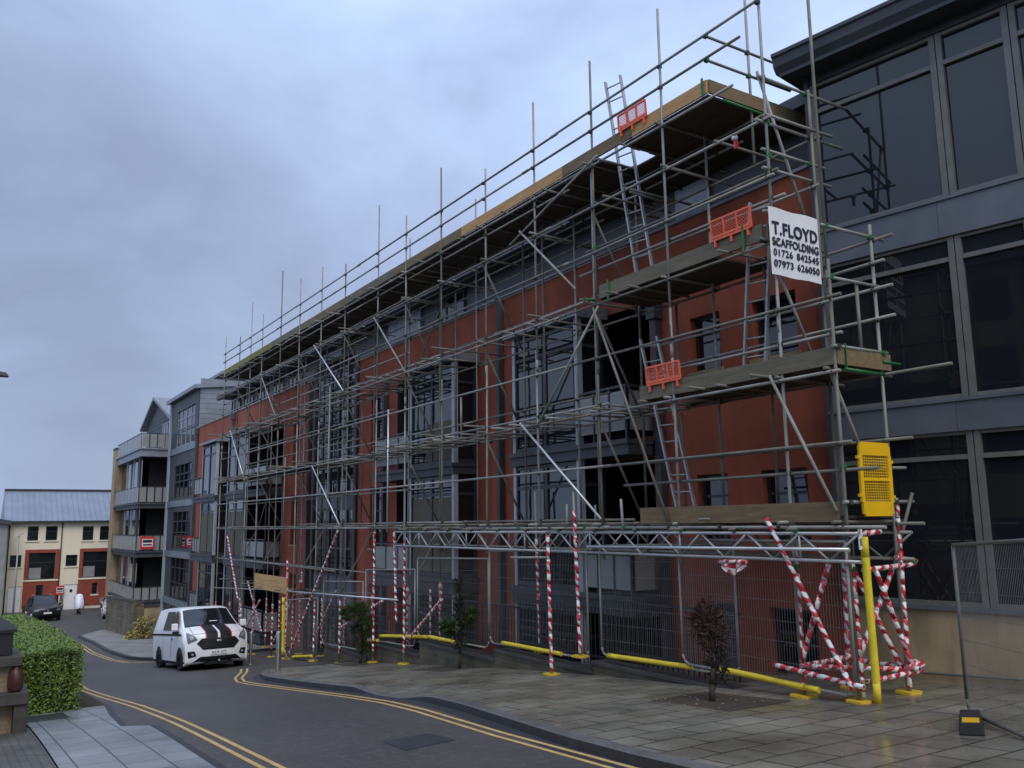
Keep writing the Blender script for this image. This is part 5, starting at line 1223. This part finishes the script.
b = MB(); b.box(14.2, 19, 57.5, 63, 11.3, 12.35); b.build('plant_room', M['zinc'], bb); b = MB(); b.box(13.8, 19.4, 57.1, 63.4, 12.353, 12.55); b.build('plant_room_roof', M['zinc_lt'], bb)
MB().box(XF-.14, XF+.02, 63.75, 64.05, -3.5, 11.0).build('corner_post', M['frame_lt'], bb)
# projecting balcony stack
X0, Y0, Y1 = 10.3, 64.0, 75.0
b = MB(); b.box(XF+.35, 18, 64.02, 75, -4.5, 9.4); b.build('inner_wall', M['zinc'], bb)
for (e, g) in ((7.3, 7.9), (3.72, 4.1), (.4, .82), (-2.95, -2.5)):
    b = MB(); b.box(X0-.08, XF+.34, Y0, Y1, e, g-.12); b.box(X0-.2, XF+.34, Y0-.1, Y1, g-.118, g); b.build('balcony_slab', M['zinc_lt'] if g > 7 else M['zinc'], bb)
for (e, g) in ((7.95, 8.85), (4.15, 5.15), (.86, 1.82), (-2.45, -1.65)):
    r = MB(); r.box(X0-.13, XF+.3, Y0-.05, Y0-.01, g+.02, g+.08); r.box(X0-.13, X0-.09, Y0, Y1, g+.02, g+.08)
    for k in range(5): x = X0-.1+(XF+.25-X0)*k/4; r.box(x-.02, x+.02, Y0-.045, Y0-.01, e-.1, g+.02)
    o = r.build('balcony_rail', M['frame'], bb)
    q = MB()
    for k in range(4): x = X0-.1+(XF+.25-X0)*k/4; q.box(x+.05, x+(XF+.25-X0)/4-.05, Y0-.04, Y0-.02, e, g)
    y = Y0+.1
    while y < Y1-.5: q.box(X0-.12, X0-.10, y, y+1.4, e, g); y += 1.5
    q.build('balcony_panel', M['panel'], o)
for (e, g) in ((4.12, 7.28), (.83, 3.7), (-2.48, .38)):
    for y in (65.6, 68, 71): MB().box(X0+.1, X0+.2, y-.06, y+.06, e, g).build('mullion', M['frame_lt'], bb)
    MB().box(X0, X0+.14, Y0+.9, Y0+1.1, e, g).build('balcony_post', M['frame'], bb)
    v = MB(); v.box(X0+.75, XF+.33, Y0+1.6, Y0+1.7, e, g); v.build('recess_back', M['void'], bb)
    w_ = MB(); w_.quad((X0+.3, 65.6, e), (X0+.3, 65.6, g), (X0+.3, 74.6, g), (X0+.3, 74.6, e)); w_.build('side_glazing', M['glass'], bb)
    v = MB(); v.box(X0+.4, XF+.3, 70, 74.7, e, g); v.build('side_room', M['zinc'], bb)
MB().box(X0-.22, X0+.45, Y1-.1, Y1+1.3, -4.5, 8.6).build('stone_pier', M['stone'], bb); MB().box(X0-.26, X0+.5, Y1-.14, Y1+1.34, 8.603, 8.75).build('pier_cap', M['zinc'], bb)
MB().box(X0+.05, XF+.3, Y0+.05, 70, -4.6, -2.96).build('stone_base', M['stone'], bb)
# gabled top storey on the terrace
gx = 12.42; b = MB(); b.quad((gx, 75.6, 7.9), (gx, 75.6, 10.35), (gx, 71, 12.1), (gx, 66.0, 10.35), (gx, 64.05, 9.6), (gx, 64.05, 7.9)); b.build('gable_wall', M['zinc'], bb)
for k in range(9): MB().box(gx-.02, gx-.002, 64.1, 75.5, 8.2+.3*k, 8.21+.3*k).build('lap_joint', M['frame'], bb)
b = MB()
for (p, q) in (((76.3, 10.25), (71, 12.25)), ((71, 12.25), (64.2, 10.0))):
    b.hexa([(gx-.45, p[0], p[1]), (gx-.45, q[0], q[1]), (17.5, q[0], q[1]), (17.5, p[0], p[1]), (gx-.45, p[0], p[1]+.22), (gx-.45, q[0], q[1]+.22), (17.5, q[0], q[1]+.22), (17.5, p[0], p[1]+.22)])
b.build('gable_roof', M['zinc_lt'], bb)
f = MB()
for k in range(5): f.box(gx-.07, gx-.022, 64.6+1.0*k, 64.7+1.0*k, 7.95, 10.1)
f.box(gx-.07, gx-.022, 64.6, 68.7, 10.0, 10.08); o = f.build('window', M['frame_lt'], bb); MB().box(gx-.04, gx-.024, 64.6, 68.6, 7.95, 10.0).build('pane', M['glass'], o)
agent_board('estate agent board hung on the grey block balcony panels', 10.9, 63.85, .95, .9, .85)
agent_board('small estate agent board hung on the red building far balcony', 11.25, 52.2, 1.3, .5, .55)
# stone boundary wall, shrub, gate railing
t = thing('boundary_wall', 'tall stone boundary wall with a dark cap at the far pavement corner', 'wall', (8.5, 56, -3.9))
P = [(8.22, 60.2), (8.75, 53.6), (9.15, 53.5)]
for (p, q, z0, z1) in ((P[0], P[1], -1.9, -1.75), (P[1], P[2], -1.95, -1.75)):
    b = MB(); d = V((q[0]-p[0], q[1]-p[1], 0)).normalized(); n = V((d.y, -d.x, 0))*-.15; A, B = V((p[0], p[1], 0)), V((q[0], q[1], 0))
    zl0, zl1 = h(p[1])-.2, h(q[1])-.2
    b.hexa([A+n+V((0, 0, zl0)), A-n+V((0, 0, zl0)), B-n+V((0, 0, zl1)), B+n+V((0, 0, zl1)), A+n+V((0, 0, z0)), A-n+V((0, 0, z0)), B-n+V((0, 0, z1)), B+n+V((0, 0, z1))]); b.build('masonry', M['block'], t)
    n *= 1.3; b = MB(); b.hexa([A+n+V((0, 0, z0+.003)), A-n+V((0, 0, z0+.003)), B-n+V((0, 0, z1+.003)), B+n+V((0, 0, z1+.003)), A+n+V((0, 0, z0+.1)), A-n+V((0, 0, z0+.1)), B-n+V((0, 0, z1+.1)), B+n+V((0, 0, z1+.1))]); b.build('coping', M['stone_dk'], t)
t = thing('shrub', 'yellow green shrub at the foot of the stone boundary wall', 'shrub', (8.7, 50.6, h(50.6)))
f = MB()
for k in range(1500):
    a = random.uniform(0, 6.28); q = random.random()**.5; z = random.random(); rr = .85*q*math.sqrt(max(.05, 1-z*z))
    p = V((8.75+rr*math.cos(a)*1.2, 50.8+rr*math.sin(a)*.7, h(50.8)+.12+z*(.75+.4*math.sin(a*3+1))));  s = random.uniform(.03, .07); d = V((random.uniform(-1, 1), random.uniform(-1, 1), random.uniform(-.2, 1))).normalized(); o_ = d.orthogonal()*s*.5
    f.quad(p-o_, p+d*s, p+o_, p-d*s, m=0 if random.random() < .55 else 1)
f.build('foliage', [M['gold'], M['needle_dead']], t); MB().tube((8.75, 50.8, h(50.8)), (8.75, 50.8, h(50.8)+.6), .05, 6).build('stem', M['bark'], t)
t = thing('iron_fence', 'dark iron fence with a post finial between the stone wall and the van', 'fence', (9.8, 46, h(46)))
b = MB(); y = 42.0
while y < 50.5: b.box(9.98, 10.0, y, y+.02, h(y)+.1, h(y)+1.15); y += .14
b.build('bars', M['iron'], t); MB().hexa([(9.97, 42, h(42)+1.1), (10.01, 42, h(42)+1.1), (10.01, 50.5, h(50.5)+1.1), (9.97, 50.5, h(50.5)+1.1), (9.97, 42, h(42)+1.15), (10.01, 42, h(42)+1.15), (10.01, 50.5, h(50.5)+1.15), (9.97, 50.5, h(50.5)+1.15)]).build('rail', M['iron'], t)
b = MB(); b.lathe((9.95, 50.5, h(50.5)+.1), [(.08, 0), (.07, 1.25), (.13, 1.3), (.13, 1.42), (.05, 1.5), (.09, 1.6), (.02, 1.7)], 10); b.build('post', M['iron'], t)
b = MB(); b.box(10.3, 10.5, 42, 50.4, -4.4, -2.2); b.build('masonry_backing', M['block'], t)

# ------------------------------------------------------------------ houses across the street (seen in the glass)
oh = thing('terrace_house', 'tall gabled house across the street, mirrored in the dark upper panes', 'building', (-9, 4, 0))
b = MB(); b.box(-17, -8, -16, 19, -1, 11.4); b.build('wall', M['stone'], oh)
b = MB(); b.hexa([(-17.4, -16.3, 11.4), (-7.6, -16.3, 11.4), (-7.6, 19.3, 11.4), (-17.4, 19.3, 11.4), (-12.55, -16.3, 15.2), (-12.45, -16.3, 15.2), (-12.45, 19.3, 15.2), (-12.55, 19.3, 15.2)]); b.build('roof', M['zinc'], oh)
for k in range(9):
    for z in (.9, 3.9, 6.9, 9.4): MB().box(-8.0, -7.96, -12.5+3.6*k, -11.3+3.6*k, z, z+1.5).build('window', M['glass'], oh)

# ------------------------------------------------------------------ light
W = bpy.data.worlds.new('World'); S.world = W; W.use_nodes = True
nt = W.node_tree; N = nt.nodes; L = nt.links; bg = N['Background']
EL_, RZ = R(50), R(192)
sky = N.new('ShaderNodeTexSky'); sky.sky_type = 'NISHITA'; sky.sun_disc = False; sky.sun_elevation = EL_; sky.sun_rotation = RZ; sky.air_density = 1.5; sky.dust_density = 3
tc = N.new('ShaderNodeTexCoord'); mp = N.new('ShaderNodeMapping'); mp.inputs['Scale'].default_value = (1.0, 1.0, 1.9); mp.inputs['Location'].default_value = (2.13, 3.42, .25)
L.new(tc.outputs['Generated'], mp.inputs['Vector'])
n1 = N.new('ShaderNodeTexNoise'); n1.inputs['Scale'].default_value = 1.7; n1.inputs['Detail'].default_value = 6; n1.inputs['Roughness'].default_value = .54; n1.inputs['Distortion'].default_value = .3
L.new(mp.outputs['Vector'], n1.inputs['Vector'])
rp = N.new('ShaderNodeValToRGB'); E = rp.color_ramp.elements
E[0].position = .36; E[0].color = (3.75, 4.55, 6.8, 1); E[1].position = .66; E[1].color = (5.9, 7.6, 10.8, 1)
e = E.new(.5); e.color = (4.65, 5.85, 8.6, 1)
L.new(n1.outputs['Fac'], rp.inputs['Fac'])
mx = N.new('ShaderNodeMix'); mx.data_type = 'RGBA'; mx.inputs['Factor'].default_value = .88
L.new(sky.outputs['Color'], mx.inputs[6]); L.new(rp.outputs['Color'], mx.inputs[7]); # sky brighter above the roofs; brightness added behind the camera to light the scene
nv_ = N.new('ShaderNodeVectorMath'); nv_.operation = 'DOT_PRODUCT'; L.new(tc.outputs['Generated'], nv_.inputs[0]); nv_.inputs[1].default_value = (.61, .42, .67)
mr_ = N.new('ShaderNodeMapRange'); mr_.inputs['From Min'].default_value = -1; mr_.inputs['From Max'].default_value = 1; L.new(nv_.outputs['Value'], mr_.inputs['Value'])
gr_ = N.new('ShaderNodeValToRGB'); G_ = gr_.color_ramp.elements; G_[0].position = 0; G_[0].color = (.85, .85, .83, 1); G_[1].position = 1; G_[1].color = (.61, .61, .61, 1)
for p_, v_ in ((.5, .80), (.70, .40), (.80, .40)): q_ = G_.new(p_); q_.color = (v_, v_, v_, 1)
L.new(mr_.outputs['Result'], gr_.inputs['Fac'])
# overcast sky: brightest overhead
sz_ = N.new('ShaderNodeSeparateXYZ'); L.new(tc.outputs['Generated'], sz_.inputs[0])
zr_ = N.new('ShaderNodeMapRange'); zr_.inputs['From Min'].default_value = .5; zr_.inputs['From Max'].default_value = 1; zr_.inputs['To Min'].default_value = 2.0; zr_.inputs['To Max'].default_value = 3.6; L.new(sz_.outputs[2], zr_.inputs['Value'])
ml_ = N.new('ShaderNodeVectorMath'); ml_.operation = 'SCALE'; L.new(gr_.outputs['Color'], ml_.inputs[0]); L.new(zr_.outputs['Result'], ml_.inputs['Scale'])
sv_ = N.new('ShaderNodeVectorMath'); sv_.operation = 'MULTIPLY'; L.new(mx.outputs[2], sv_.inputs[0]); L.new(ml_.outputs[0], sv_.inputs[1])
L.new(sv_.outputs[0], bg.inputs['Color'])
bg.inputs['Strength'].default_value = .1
sd = bpy.data.lights.new('sun', 'SUN'); sd.energy = 1.5; sd.angle = R(35); sd.color = (1, .91, .76)
so = bpy.data.objects.new('sun', sd); C.objects.link(so)
az = RZ; dirv = V((math.sin(az)*math.cos(EL_), math.cos(az)*math.cos(EL_), math.sin(EL_)))
so.rotation_euler = dirv.to_track_quat('Z', 'Y').to_euler()

# ------------------------------------------------------------------ camera
cd = bpy.data.cameras.new('camera'); co = bpy.data.objects.new('camera', cd); C.objects.link(co)
cd.sensor_width = 36; cd.lens = 858/1024*36; cd.clip_end = 2000; cd.clip_start = .05
Xr = V((.84438045, -.53559847, -.01248726)); Yd = V((.07525258, .14164973, -.98705238)); Zf = V((.53043256, .83250804, .15991143))
m3 = Matrix((Xr, -Yd, -Zf)).transposed(); co.matrix_world = Matrix.Translation((0, 0, EZ)) @ m3.to_4x4()
S.camera = co
S.render.engine = 'CYCLES'; S.cycles.use_denoising = True; S.cycles.max_bounces = 6
S.view_settings.view_transform = 'Standard'; S.view_settings.look = 'None'; S.view_settings.gamma = 1; S.view_settings.exposure = 0
